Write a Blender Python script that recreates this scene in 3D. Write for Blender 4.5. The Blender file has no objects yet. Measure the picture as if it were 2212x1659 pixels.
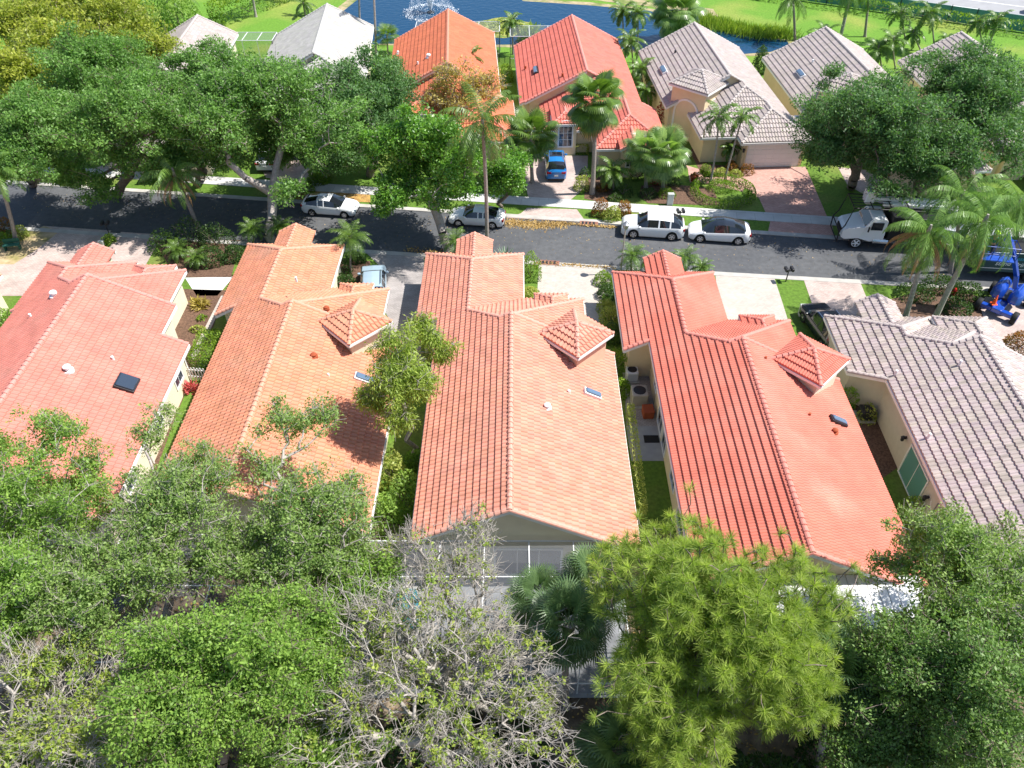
import bpy, math, random
import numpy as np
from mathutils import Vector, Matrix
scene = bpy.context.scene
col = scene.collection
R = math.radians
# ---------------------------------------------------------------- camera, sky, sun
CAM_H, CAM_F, CAM_P = 34.0, 1681.44, R(43.09)
cam = bpy.data.cameras.new('camera'); cam.sensor_width = 36.0; cam.lens = 36.0*CAM_F/2212.0
cam.clip_start = 0.5; cam.clip_end = 3000
camo = bpy.data.objects.new('camera', cam); col.objects.link(camo)
camo.location = (0, 0, CAM_H); camo.rotation_euler = (R(90)-CAM_P, 0, 0)
scene.camera = camo
SUN_EL, SUN_AZ = 57.0, 4.0            # azimuth measured from +X towards +Y
w = bpy.data.worlds.new('World'); scene.world = w; w.use_nodes = True
nt = w.node_tree; bg = nt.nodes['Background']
sky = nt.nodes.new('ShaderNodeTexSky'); sky.sky_type = 'NISHITA'; sky.sun_disc = False
sky.sun_elevation = R(SUN_EL); sky.sun_rotation = R(90-SUN_AZ); sky.air_density = 1.0; sky.dust_density = .6
nt.links.new(sky.outputs[0], bg.inputs[0]); bg.inputs[1].default_value = 0.11
sun = bpy.data.lights.new('sun', 'SUN'); sun.energy = 5.0; sun.angle = R(.5); sun.color = (1, .965, .9)
so = bpy.data.objects.new('sun', sun); col.objects.link(so)
sd = Vector((math.cos(R(SUN_EL))*math.cos(R(SUN_AZ)), math.cos(R(SUN_EL))*math.sin(R(SUN_AZ)), math.sin(R(SUN_EL))))
so.rotation_euler = sd.to_track_quat('Z', 'Y').to_euler()
scene.view_settings.view_transform = 'Standard'; scene.view_settings.look = 'None'
scene.view_settings.gamma = 1; scene.view_settings.exposure = 0.7
scene.cycles.max_bounces = 6; scene.cycles.diffuse_bounces = 3; scene.cycles.glossy_bounces = 2
scene.cycles.transparent_max_bounces = 8; scene.cycles.transmission_bounces = 3
scene.cycles.caustics_reflective = False; scene.cycles.caustics_refractive = False

def at(px, py, z=0.0):
    """survey helper: the point at height z that the photograph (2212 px wide) shows at px, py"""
    u = (px-1106)/CAM_F; v = -(py-829.5)/CAM_F
    dy = math.cos(CAM_P)+v*math.sin(CAM_P); dz = -math.sin(CAM_P)+v*math.cos(CAM_P)
    t = (z-CAM_H)/dz
    return Vector((u*t, dy*t, z))

# ---------------------------------------------------------------- materials
M = {}
def mat(name, c, rough=.8, var=0., scale=3., spec=.3, metal=0., attr=None, bump=0., bscale=40., c2=None, c2s=.5, c2r=(.45,.6), coat=0., detail=5.):
    """diffuse colour c varied by noise; attr multiplies by a per-face value; c2 = patches of a second colour"""
    m = bpy.data.materials.new(name); m.use_nodes = True; n = m.node_tree; b = n.nodes['Principled BSDF']
    b.inputs['Roughness'].default_value = rough; b.inputs['Specular IOR Level'].default_value = spec
    b.inputs['Metallic'].default_value = metal; b.inputs['Coat Weight'].default_value = coat
    L = n.links.new
    rgb = n.nodes.new('ShaderNodeRGB'); rgb.outputs[0].default_value = (*c, 1); out = rgb.outputs[0]
    tc = n.nodes.new('ShaderNodeTexCoord')
    if c2:
        nz = n.nodes.new('ShaderNodeTexNoise'); nz.inputs['Scale'].default_value = c2s; nz.inputs['Detail'].default_value = 6
        L(tc.outputs['Object'], nz.inputs['Vector'])
        mr = n.nodes.new('ShaderNodeMapRange'); mr.inputs[1].default_value = c2r[0]; mr.inputs[2].default_value = c2r[1]
        L(nz.outputs[0], mr.inputs[0])
        mx = n.nodes.new('ShaderNodeMix'); mx.data_type = 'RGBA'; L(mr.outputs[0], mx.inputs[0]); L(out, mx.inputs[6]); mx.inputs[7].default_value = (*c2, 1)
        out = mx.outputs[2]
    if var > 0:
        nz = n.nodes.new('ShaderNodeTexNoise'); nz.inputs['Scale'].default_value = scale; nz.inputs['Detail'].default_value = detail
        L(tc.outputs['Object'], nz.inputs['Vector'])
        mr = n.nodes.new('ShaderNodeMapRange'); mr.inputs[1].default_value = .3; mr.inputs[2].default_value = .7
        mr.inputs[3].default_value = 1-var; mr.inputs[4].default_value = 1+var; L(nz.outputs[0], mr.inputs[0])
        vm = n.nodes.new('ShaderNodeVectorMath'); vm.operation = 'SCALE'; L(out, vm.inputs[0]); L(mr.outputs[0], vm.inputs['Scale']); out = vm.outputs[0]
    if attr:
        a = n.nodes.new('ShaderNodeAttribute'); a.attribute_name = attr
        vm = n.nodes.new('ShaderNodeVectorMath'); vm.operation = 'MULTIPLY'; L(out, vm.inputs[0]); L(a.outputs['Color'], vm.inputs[1]); out = vm.outputs[0]
    L(out, b.inputs['Base Color'])
    if bump > 0:
        nz = n.nodes.new('ShaderNodeTexNoise'); nz.inputs['Scale'].default_value = bscale; nz.inputs['Detail'].default_value = 3
        L(tc.outputs['Object'], nz.inputs['Vector'])
        bp = n.nodes.new('ShaderNodeBump'); bp.inputs['Strength'].default_value = bump; bp.inputs['Distance'].default_value = .05
        L(nz.outputs[0], bp.inputs['Height']); L(bp.outputs[0], b.inputs['Normal'])
    M[name] = m; return m
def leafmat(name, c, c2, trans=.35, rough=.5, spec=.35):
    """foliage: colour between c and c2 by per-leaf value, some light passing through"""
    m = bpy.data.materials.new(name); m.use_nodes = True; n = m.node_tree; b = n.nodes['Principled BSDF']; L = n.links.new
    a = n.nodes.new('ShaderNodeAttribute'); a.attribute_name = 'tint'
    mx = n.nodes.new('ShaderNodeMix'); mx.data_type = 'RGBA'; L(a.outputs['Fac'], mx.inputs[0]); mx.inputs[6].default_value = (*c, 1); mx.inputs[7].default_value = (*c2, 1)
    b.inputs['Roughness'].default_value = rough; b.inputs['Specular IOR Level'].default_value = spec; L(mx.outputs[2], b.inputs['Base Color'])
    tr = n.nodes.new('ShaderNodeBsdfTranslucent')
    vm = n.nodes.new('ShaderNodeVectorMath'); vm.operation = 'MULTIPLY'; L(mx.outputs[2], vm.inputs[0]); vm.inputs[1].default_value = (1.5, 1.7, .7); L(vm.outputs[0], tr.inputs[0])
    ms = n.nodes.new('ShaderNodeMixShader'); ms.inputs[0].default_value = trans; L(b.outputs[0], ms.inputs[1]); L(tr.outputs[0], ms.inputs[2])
    L(ms.outputs[0], n.nodes['Material Output'].inputs[0]); M[name] = m; return m
def glassmat(name, c, rough=.05):
    m = bpy.data.materials.new(name); m.use_nodes = True; b = m.node_tree.nodes['Principled BSDF']
    b.inputs['Base Color'].default_value = (*c, 1); b.inputs['Roughness'].default_value = rough; b.inputs['Specular IOR Level'].default_value = .8
    b.inputs['Coat Weight'].default_value = .5; M[name] = m; return m
def brickmat(name, c1, c2, cm, sx, sy, var=.15, rough=.85, rot=0.):
    m = bpy.data.materials.new(name); m.use_nodes = True; n = m.node_tree; b = n.nodes['Principled BSDF']; L = n.links.new
    tc = n.nodes.new('ShaderNodeTexCoord'); mp = n.nodes.new('ShaderNodeMapping'); mp.inputs['Rotation'].default_value = (0, 0, rot); L(tc.outputs['Object'], mp.inputs[0])
    br = n.nodes.new('ShaderNodeTexBrick'); br.inputs['Color1'].default_value = (*c1, 1); br.inputs['Color2'].default_value = (*c2, 1); br.inputs['Mortar'].default_value = (*cm, 1)
    br.inputs['Scale'].default_value = 1; br.inputs['Brick Width'].default_value = sx; br.inputs['Row Height'].default_value = sy; br.inputs['Mortar Size'].default_value = .012; br.inputs['Bias'].default_value = 0
    L(mp.outputs[0], br.inputs['Vector'])
    nz = n.nodes.new('ShaderNodeTexNoise'); nz.inputs['Scale'].default_value = .8; nz.inputs['Detail'].default_value = 8; L(tc.outputs['Object'], nz.inputs['Vector'])
    mr = n.nodes.new('ShaderNodeMapRange'); mr.inputs[1].default_value = .3; mr.inputs[2].default_value = .7; mr.inputs[3].default_value = 1-var; mr.inputs[4].default_value = 1+var; L(nz.outputs[0], mr.inputs[0])
    vm = n.nodes.new('ShaderNodeVectorMath'); vm.operation = 'SCALE'; L(br.outputs[0], vm.inputs[0]); L(mr.outputs[0], vm.inputs['Scale']); L(vm.outputs[0], b.inputs['Base Color'])
    b.inputs['Roughness'].default_value = rough; M[name] = m; return m

mat('cream_wall', (.72,.60,.40), var=.05, scale=1.5); mat('pale_wall', (.74,.68,.52), var=.04, scale=1.5)
mat('peach_wall', (.72,.48,.34), var=.05); mat('beige_wall', (.55,.50,.43), var=.04)
mat('white_paint', (.80,.80,.79), rough=.5); mat('white_metal', (.75,.76,.78), rough=.35); mat('dark_metal', (.03,.03,.035), rough=.4)
mat('grey_metal', (.35,.36,.37), rough=.4, metal=.6); mat('grey_plastic', (.45,.47,.45), rough=.6); mat('tan_metal', (.40,.37,.32), rough=.5)
mat('black_rubber', (.015,.015,.016), rough=.7); mat('chrome', (.7,.7,.72), rough=.18, metal=1.); mat('terracotta', (.33,.075,.03), rough=.8)
mat('dark_interior', (.02,.02,.022), rough=.9); mat('orange_plastic', (.9,.12,.02), rough=.5)
glassmat('window_glass', (.035,.05,.075)); glassmat('sky_glass', (.10,.16,.24), .1); glassmat('green_glass', (.12,.30,.27), .1); glassmat('car_glass', (.012,.015,.02), .03)
mat('bark', (.20,.16,.13), var=.3, scale=6, bump=.4); mat('pale_bark', (.36,.32,.29), var=.25, scale=6); mat('bare_bark', (.38,.345,.31), var=.2, scale=6); mat('palm_bark', (.30,.26,.23), var=.2, scale=8, bump=.3)

# ---------------------------------------------------------------- mesh helpers
def tag(o, label=None, cat=None, group=None, kind=None):
    for k, v in (('label', label), ('category', cat), ('group', group), ('kind', kind)):
        if v: o[k] = v
    return o
def thing(name, loc, rz=0., label=None, cat=None, group=None):
    o = bpy.data.objects.new(name, None); col.objects.link(o); o.location = loc; o.rotation_euler = (0, 0, rz); o.empty_display_size = .3
    return tag(o, label, cat, group)
def np_mesh(name, V, F, m, parent=None, tint=None, smooth=False):
    """V (n,3) array, F (k,3|4) array (or list of such) -> ONE mesh object; tint (k,3) or (k,) per face"""
    Fs = F if isinstance(F, list) else [F]
    Fs = [f for f in Fs if len(f)]
    me = bpy.data.meshes.new(name); V = np.asarray(V, np.float32)
    me.vertices.add(len(V)); me.vertices.foreach_set('co', V.ravel())
    li = np.concatenate([f.ravel() for f in Fs]).astype(np.int32); sz = np.concatenate([np.full(len(f), f.shape[1]) for f in Fs])
    st = np.concatenate([[0], np.cumsum(sz)[:-1]]).astype(np.int32)
    me.loops.add(len(li)); me.loops.foreach_set('vertex_index', li)
    me.polygons.add(len(sz)); me.polygons.foreach_set('loop_start', st)
    me.polygons.foreach_set('use_smooth', np.full(len(sz), bool(smooth)))
    if tint is not None:
        tint = np.asarray(tint, np.float32)
        a = me.attributes.new('tint', 'FLOAT_COLOR', 'FACE')
        t3 = np.stack([tint]*3, 1) if tint.ndim == 1 else tint
        a.data.foreach_set('color', np.concatenate([t3, np.ones((len(t3), 1))], 1).astype(np.float32).ravel())
    me.update(calc_edges=True); me.validate()
    me.materials.append(M[m] if isinstance(m, str) else m)
    o = bpy.data.objects.new(name, me); col.objects.link(o)
    if parent: o.parent = parent
    return o
class MB:
    """collects shapes; build() links them as one mesh object"""
    def __init__(s): s.v = []; s.f = []
    def add(s, vs, fs):
        k = len(s.v); s.v += [tuple(v) for v in vs]; s.f += [tuple(i+k for i in f) for f in fs]; return s
    def box(s, lo, hi, mtx=None):
        x0,y0,z0 = lo; x1,y1,z1 = hi
        vs = [Vector(p) for p in ((x0,y0,z0),(x1,y0,z0),(x1,y1,z0),(x0,y1,z0),(x0,y0,z1),(x1,y0,z1),(x1,y1,z1),(x0,y1,z1))]
        if mtx: vs = [mtx @ v for v in vs]
        return s.add(vs, [(0,3,2,1),(4,5,6,7),(0,1,5,4),(1,2,6,5),(2,3,7,6),(3,0,4,7)])
    def rbox(s, lo, hi, b=.05, mtx=None):
        """box with chamfered vertical and top edges"""
        x0,y0,z0 = lo; x1,y1,z1 = hi
        def ring(d, z, e): return [(x0+d,y0+e,z),(x0+e,y0+d,z),(x1-e,y0+d,z),(x1-d,y0+e,z),(x1-d,y1-e,z),(x1-e,y1-d,z),(x0+e,y1-d,z),(x0+d,y1-e,z)]
        rings = [ring(b*.5, z0, b*1.5), ring(0, z0+b, b), ring(0, z1-b, b), ring(b*.4, z1-b*.3, b*1.3), ring(b, z1, b*2)]
        vs = [Vector(p) for r in rings for p in r]
        if mtx: vs = [mtx @ v for v in vs]
        fs = [tuple(range(7, -1, -1)), tuple(range(32, 40))]
        for k in range(4):
            for i in range(8): j = (i+1) % 8; fs.append((k*8+i, k*8+j, k*8+8+j, k*8+8+i))
        return s.add(vs, fs)
    def tube(s, pts, rad, n=8, cap=True):
        pts = [Vector(p) for p in pts]; rad = rad if isinstance(rad, (list, tuple)) else [rad]*len(pts); k = len(s.v); vs = []
        for i, p in enumerate(pts):
            d = (pts[min(i+1, len(pts)-1)]-pts[max(i-1, 0)]).normalized()
            a = d.orthogonal().normalized() if i == 0 else (a - d*a.dot(d)).normalized()
            b = d.cross(a)
            vs += [p+(a*math.cos(t)+b*math.sin(t))*rad[i] for t in (2*math.pi*q/n for q in range(n))]
        fs = [(i*n+q, i*n+(q+1) % n, (i+1)*n+(q+1) % n, (i+1)*n+q) for i in range(len(pts)-1) for q in range(n)]
        if cap: fs += [tuple(range(n-1, -1, -1)), tuple(range((len(pts)-1)*n, len(pts)*n))]
        return s.add(vs, fs)
    def beam(s, p0, p1, wd, h, dz=0.):
        """horizontal-ish board between two points: width wd, height h, hanging from the line by dz"""
        p0 = Vector(p0); p1 = Vector(p1); d = (p1-p0); q = Vector((-d.y, d.x, 0)).normalized()*wd*.5; u = Vector((0,0,1))
        vs = [p0-q+u*(dz-h), p0+q+u*(dz-h), p0+q+u*dz, p0-q+u*dz, p1-q+u*(dz-h), p1+q+u*(dz-h), p1+q+u*dz, p1-q+u*dz]
        return s.add(vs, [(0,1,2,3),(7,6,5,4),(0,4,5,1),(1,5,6,2),(2,6,7,3),(3,7,4,0)])
    def prism(s, pts, z0, z1):
        n = len(pts); vs = [(p[0],p[1],z0) for p in pts]+[(p[0],p[1],z1) for p in pts]
        return s.add(vs, [tuple(range(n-1,-1,-1)), tuple(range(n,2*n))]+[(i,(i+1)%n,n+(i+1)%n,n+i) for i in range(n)])
    def lathe(s, prof, n=12, mtx=None, c=(0,0,0)):
        vs = []
        for r, z in prof:
            for q in range(n): t = 2*math.pi*q/n; vs.append(Vector((c[0]+r*math.cos(t), c[1]+r*math.sin(t), c[2]+z)))
        if mtx: vs = [mtx @ v for v in vs]
        m = len(prof)
        return s.add(vs, [tuple(range(n-1,-1,-1)), tuple(range((m-1)*n, m*n))]+[(i*n+q, i*n+(q+1)%n, (i+1)*n+(q+1)%n, (i+1)*n+q) for i in range(m-1) for q in range(n)])
    def build(s, name, m, parent=None, smooth=False, label=None):
        me = bpy.data.meshes.new(name); me.from_pydata(s.v, [], s.f); me.validate(); me.update()
        if smooth:
            me.polygons.foreach_set('use_smooth', [True]*len(me.polygons)); me.set_sharp_from_angle(angle=R(38))
        me.materials.append(M[m]); o = bpy.data.objects.new(name, me); col.objects.link(o)
        if parent: o.parent = parent
        if label: o['label'] = label
        return o
def copy_tree(o, parent=None):
    c = o.copy(); col.objects.link(c)
    if parent: c.parent = parent
    for ch in list(o.children): copy_tree(ch, c)
    return c

# ---------------------------------------------------------------- ground
def sheet(name, pts, z, m, kind='structure', thick=.0, tri=None):
    b = MB()
    if thick: b.prism(pts, z-thick, z)
    else: b.add([(p[0], p[1], z) for p in pts], [tuple(range(len(pts)))])
    return tag(b.build(name, m), kind=kind)
mat('soil', (.14,.10,.07), var=.35, scale=2.5, c2=(.22,.17,.12), c2s=.4, bump=.5, bscale=14)
mat('lawn', (.10,.185,.022), var=.25, scale=5, c2=(.18,.21,.05), c2s=.25, c2r=(.5,.72), bump=.6, bscale=30, rough=.9)
mat('bright_lawn', (.12,.25,.025), var=.2, scale=4, c2=(.26,.29,.06), c2s=.12, c2r=(.5,.75), bump=.6, bscale=30, rough=.9)
mat('asphalt', (.085,.088,.096), var=.16, scale=2.5, c2=(.115,.117,.122), c2s=.16, c2r=(.4,.75), bump=.3, bscale=60, rough=.9, detail=9)
mat('highway_asphalt', (.30,.30,.31), var=.08, scale=.6, rough=.9)
mat('concrete', (.42,.40,.37), var=.15, scale=1.2, rough=.9); mat('pale_concrete', (.62,.61,.58), var=.06, scale=1.)
mat('grey_concrete', (.34,.35,.37), var=.12, scale=1.5)
mat('sand', (.48,.36,.22), var=.15, scale=3, c2=(.25,.22,.08), c2s=.6); mat('mulch', (.13,.075,.05), var=.45, scale=9, bump=.6, bscale=25)
mat('dry_leaves', (.42,.26,.08), var=.45, scale=14, c2=(.30,.17,.06), c2s=3.)
brickmat('pink_pavers', (.42,.32,.29), (.52,.42,.38), (.33,.27,.24), .22, .11)
brickmat('white_pavers', (.42,.37,.33), (.52,.46,.41), (.36,.32,.28), .22, .11, var=.08)
brickmat('red_pavers', (.46,.24,.20), (.56,.34,.28), (.28,.18,.15), .22, .11)
brickmat('grey_pavers', (.32,.29,.28), (.40,.36,.35), (.22,.2,.19), .22, .11)
brickmat('drain_brick', (.30,.12,.08), (.38,.18,.12), (.05,.04,.04), .25, .12)
sheet('ground', [(-600,-100),(600,-100),(600,800),(-600,800)], -.02, 'soil')
def curbline(x, side):   # side 0: far kerb line, 1: near kerb line
    return (55.75-.128*(x-6)) if side == 0 else (49.65-.117*(x-6)) if x < 6 else (49.65-.10*(x-6))
for nm, ya, yb, m_ in (('lawn', -1, -1, 'lawn'),): pass
# lawns: far verge between road and houses, backyards
xs = [-75, -45, -20, 6, 30, 55, 80]
fl = [(x, curbline(x, 0)+.2) for x in xs]; nl = [(x, curbline(x, 1)-.2) for x in xs]
sheet('road', [(x, curbline(x,1)-.05) for x in xs]+[(x, curbline(x,0)+.05) for x in reversed(xs)], .0, 'asphalt')
for s_, nm in ((0, 'kerb'), (1, 'kerb')):
    b = MB(); sg = 1 if s_ == 0 else -1
    for i in range(len(xs)-1):
        p = (xs[i], curbline(xs[i], s_)); q = (xs[i+1], curbline(xs[i+1], s_))
        b.prism([(p[0],p[1]),(q[0],q[1]),(q[0],q[1]+.5*sg),(p[0],p[1]+.5*sg)] if sg > 0 else [(p[0],p[1]-.5),(q[0],q[1]-.5),(q[0],q[1]),(p[0],p[1])], -.05, .06)
    tag(b.build(nm, 'concrete'), kind='structure')
def G(*pp): return [at(x, y)[:2] for x, y in pp]
sheet('lawn', [(x, y+.35) for x, y in fl]+[(80, 74), (-75, 82)], .03, 'lawn')
sheet('lawn', [(-75, 28), (80, 22)]+[(x, y-.3) for x, y in reversed(nl)], .03, 'lawn')
def swl(x): return curbline(x, 0)+2.1
brickmat('sidewalk_concrete', (.50,.49,.47), (.56,.55,.53), (.30,.29,.27), 1.5, 1.6, var=.12, rot=.128)
sheet('sidewalk', [(x, swl(x)) for x in xs]+[(x, swl(x)+1.35) for x in reversed(xs)], .075, 'sidewalk_concrete', thick=.08)
# far side of the houses: golf-like lawn, pond, highway
sheet('lawn', [(-150,82),(110,74),(160,300),(-150,300)], .03, 'bright_lawn')
# ---------------------------------------------------------------- tiled roofs
PH = np.array([0, .16, .33, .5, .66, .83]); HH = np.array([0, .75, 1, .75, 0, 0])
class Roof:
    def __init__(s, amp=.065, t=.05, seed=1, jit=.09, tw=.27, tc=.34): s.tw=tw; s.tc=tc; s.V=[]; s.F=[]; s.T=[]; s.n=0; s.amp=amp; s.t=t; s.rs=np.random.RandomState(seed); s.jit=jit; s.pal=s.rs.rand(997)
    def plane(s, c, d, z0, m, up, lo):
        TW, TC = s.tw, s.tc
        """roof plane: origin c (xy), downslope unit dir d, z = z0 - m*s; up/lo = [(u, s)...] piecewise edges, u measured along the left-hand normal of d"""
        d = np.array(d, float); p = np.array([-d[1], d[0]])
        us = sorted(set([round(a[0], 5) for a in up]+[round(a[0], 5) for a in lo]))
        sref = max(a[1] for a in lo)
        def ev(pts, u, side):
            xs = [a[0]+(1e-7*(i+1)) for i, a in enumerate(pts)]
            return np.interp(u+(1e-5 if side > 0 else -1e-5), xs, [a[1] for a in pts])
        for u0, u1 in zip(us[:-1], us[1:]):
            if u1-u0 < .02: continue
            a0, a1, b0, b1 = ev(up, u0, 1), ev(up, u1, -1), ev(lo, u0, 1), ev(lo, u1, -1)
            k0, k1 = math.floor(u0/TW)-1, math.ceil(u1/TW)+1
            g = (np.arange(k0, k1)[:, None]+PH[None, :]).ravel()*TW
            g = np.concatenate([[u0], g[(g > u0+.01) & (g < u1-.01)], [u1]])
            f = (g-u0)/(u1-u0); A = a0+(a1-a0)*f; B = b0+(b1-b0)*f
            wave = s.amp*np.interp((g/TW) % 1.0, np.append(PH, 1.), np.append(HH, 0.))
            nc = int(math.ceil((sref-min(a0, a1))/TC))+1
            S = sref-np.arange(nc)*TC
            rows = []; fr = []
            rows.append(np.clip(np.full_like(A, S[0]), A, B)); fr.append(np.full_like(A, -99.))
            for k in range(nc):
                for q in (0, 1):
                    sv = np.clip(np.full_like(A, S[k]-q*TC), A, np.maximum(A, B)); rows.append(sv); fr.append(np.clip(1-(S[k]-sv)/TC, 0, 1))
            rows = np.array(rows); fr = np.array(fr)
            for r_ in range(1): pass
            # skirt row follows the eave
            rows[0] = B; hz = wave[None, :]+s.t*np.where(fr < -9, 0, fr)
            Z = z0-m*rows+hz; Z[0] = z0-m*B-.04
            # rows below the clipped eave collapse onto it
            X = c[0]+d[0]*rows+p[0]*g[None, :]; Y = c[1]+d[1]*rows+p[1]*g[None, :]
            nr, nu = rows.shape; idx = np.arange(nr*nu).reshape(nr, nu)+s.n
            quads = np.stack([idx[:-1, :-1], idx[:-1, 1:], idx[1:, 1:], idx[1:, :-1]], -1)
            ext = np.maximum(np.abs(np.diff(rows, axis=0)), 0); e2 = np.maximum(ext[:, :-1], ext[:, 1:])
            zd = np.abs(np.diff(Z+m*rows, axis=0)); z2 = np.maximum(zd[:, :-1], zd[:, 1:])
            inside = (rows[1:] > A+1e-4) & (rows[1:] < B+1e-4)
            ok = (e2 > 1e-4) | ((z2 > 1e-3) & (inside[:, :-1] | inside[:, 1:])); ok[0] = True
            um = ((g[:-1]+g[1:])*.5/TW).astype(int); kk = (np.arange(nr-1))//2
            h = s.pal[(um[None, :]*131+kk[:, None]*317) % 997]; h2 = s.pal[(um[None, :]*71+kk[:, None]*53+11) % 997]
            t = 1+s.jit*(h*2-1); T = np.stack([t*(1+.4*s.jit*(h2-.5)), t, t*(1+s.jit*(h2-.5))], -1)
            s.V.append(np.stack([X, Y, Z], -1).reshape(-1, 3)); s.F.append(quads[ok]); s.T.append(T[ok]); s.n += nr*nu
    def build(s, name, m, parent):
        return np_mesh(name, np.concatenate(s.V), np.concatenate(s.F), m, parent, tint=np.concatenate(s.T))
class CapSet:
    def __init__(s): s.l = []
    def build(s, name, m, parent):
        for b in s.l: b.build(name, m, parent)
def caps(cs, p0, p1, r=.135, seg=.36, lift=.05):
    """row of overlapping half-round ridge tiles from the low end p0 to the high end p1"""
    b = MB(); cs.l.append(b); p0 = Vector(p0); p1 = Vector(p1); d = p1-p0; n = max(1, round(d.length/seg)); d.normalize(); L = (p1-p0).length/n
    s_ = Vector((d.y, -d.x, 0)).normalized(); u = s_.cross(d)
    if u.z < 0: u = -u
    for i in range(n):
        a = p0+d*L*i; e = p0+d*(L*(i+1)+.04); vs = []
        for q, (pt, rr, lf) in enumerate(((a, r*1.1, lift+.03), (e, r*.9, lift))):
            for k in range(6): t = math.pi*(k/5); vs.append(pt+s_*math.cos(t)*rr+u*(math.sin(t)*rr*.85+lf-.06))
        b.add(vs, [(k, k+1, k+7, k+6) for k in range(5)]+[(0,1,2,3,4,5), (11,10,9,8,7,6)])

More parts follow.
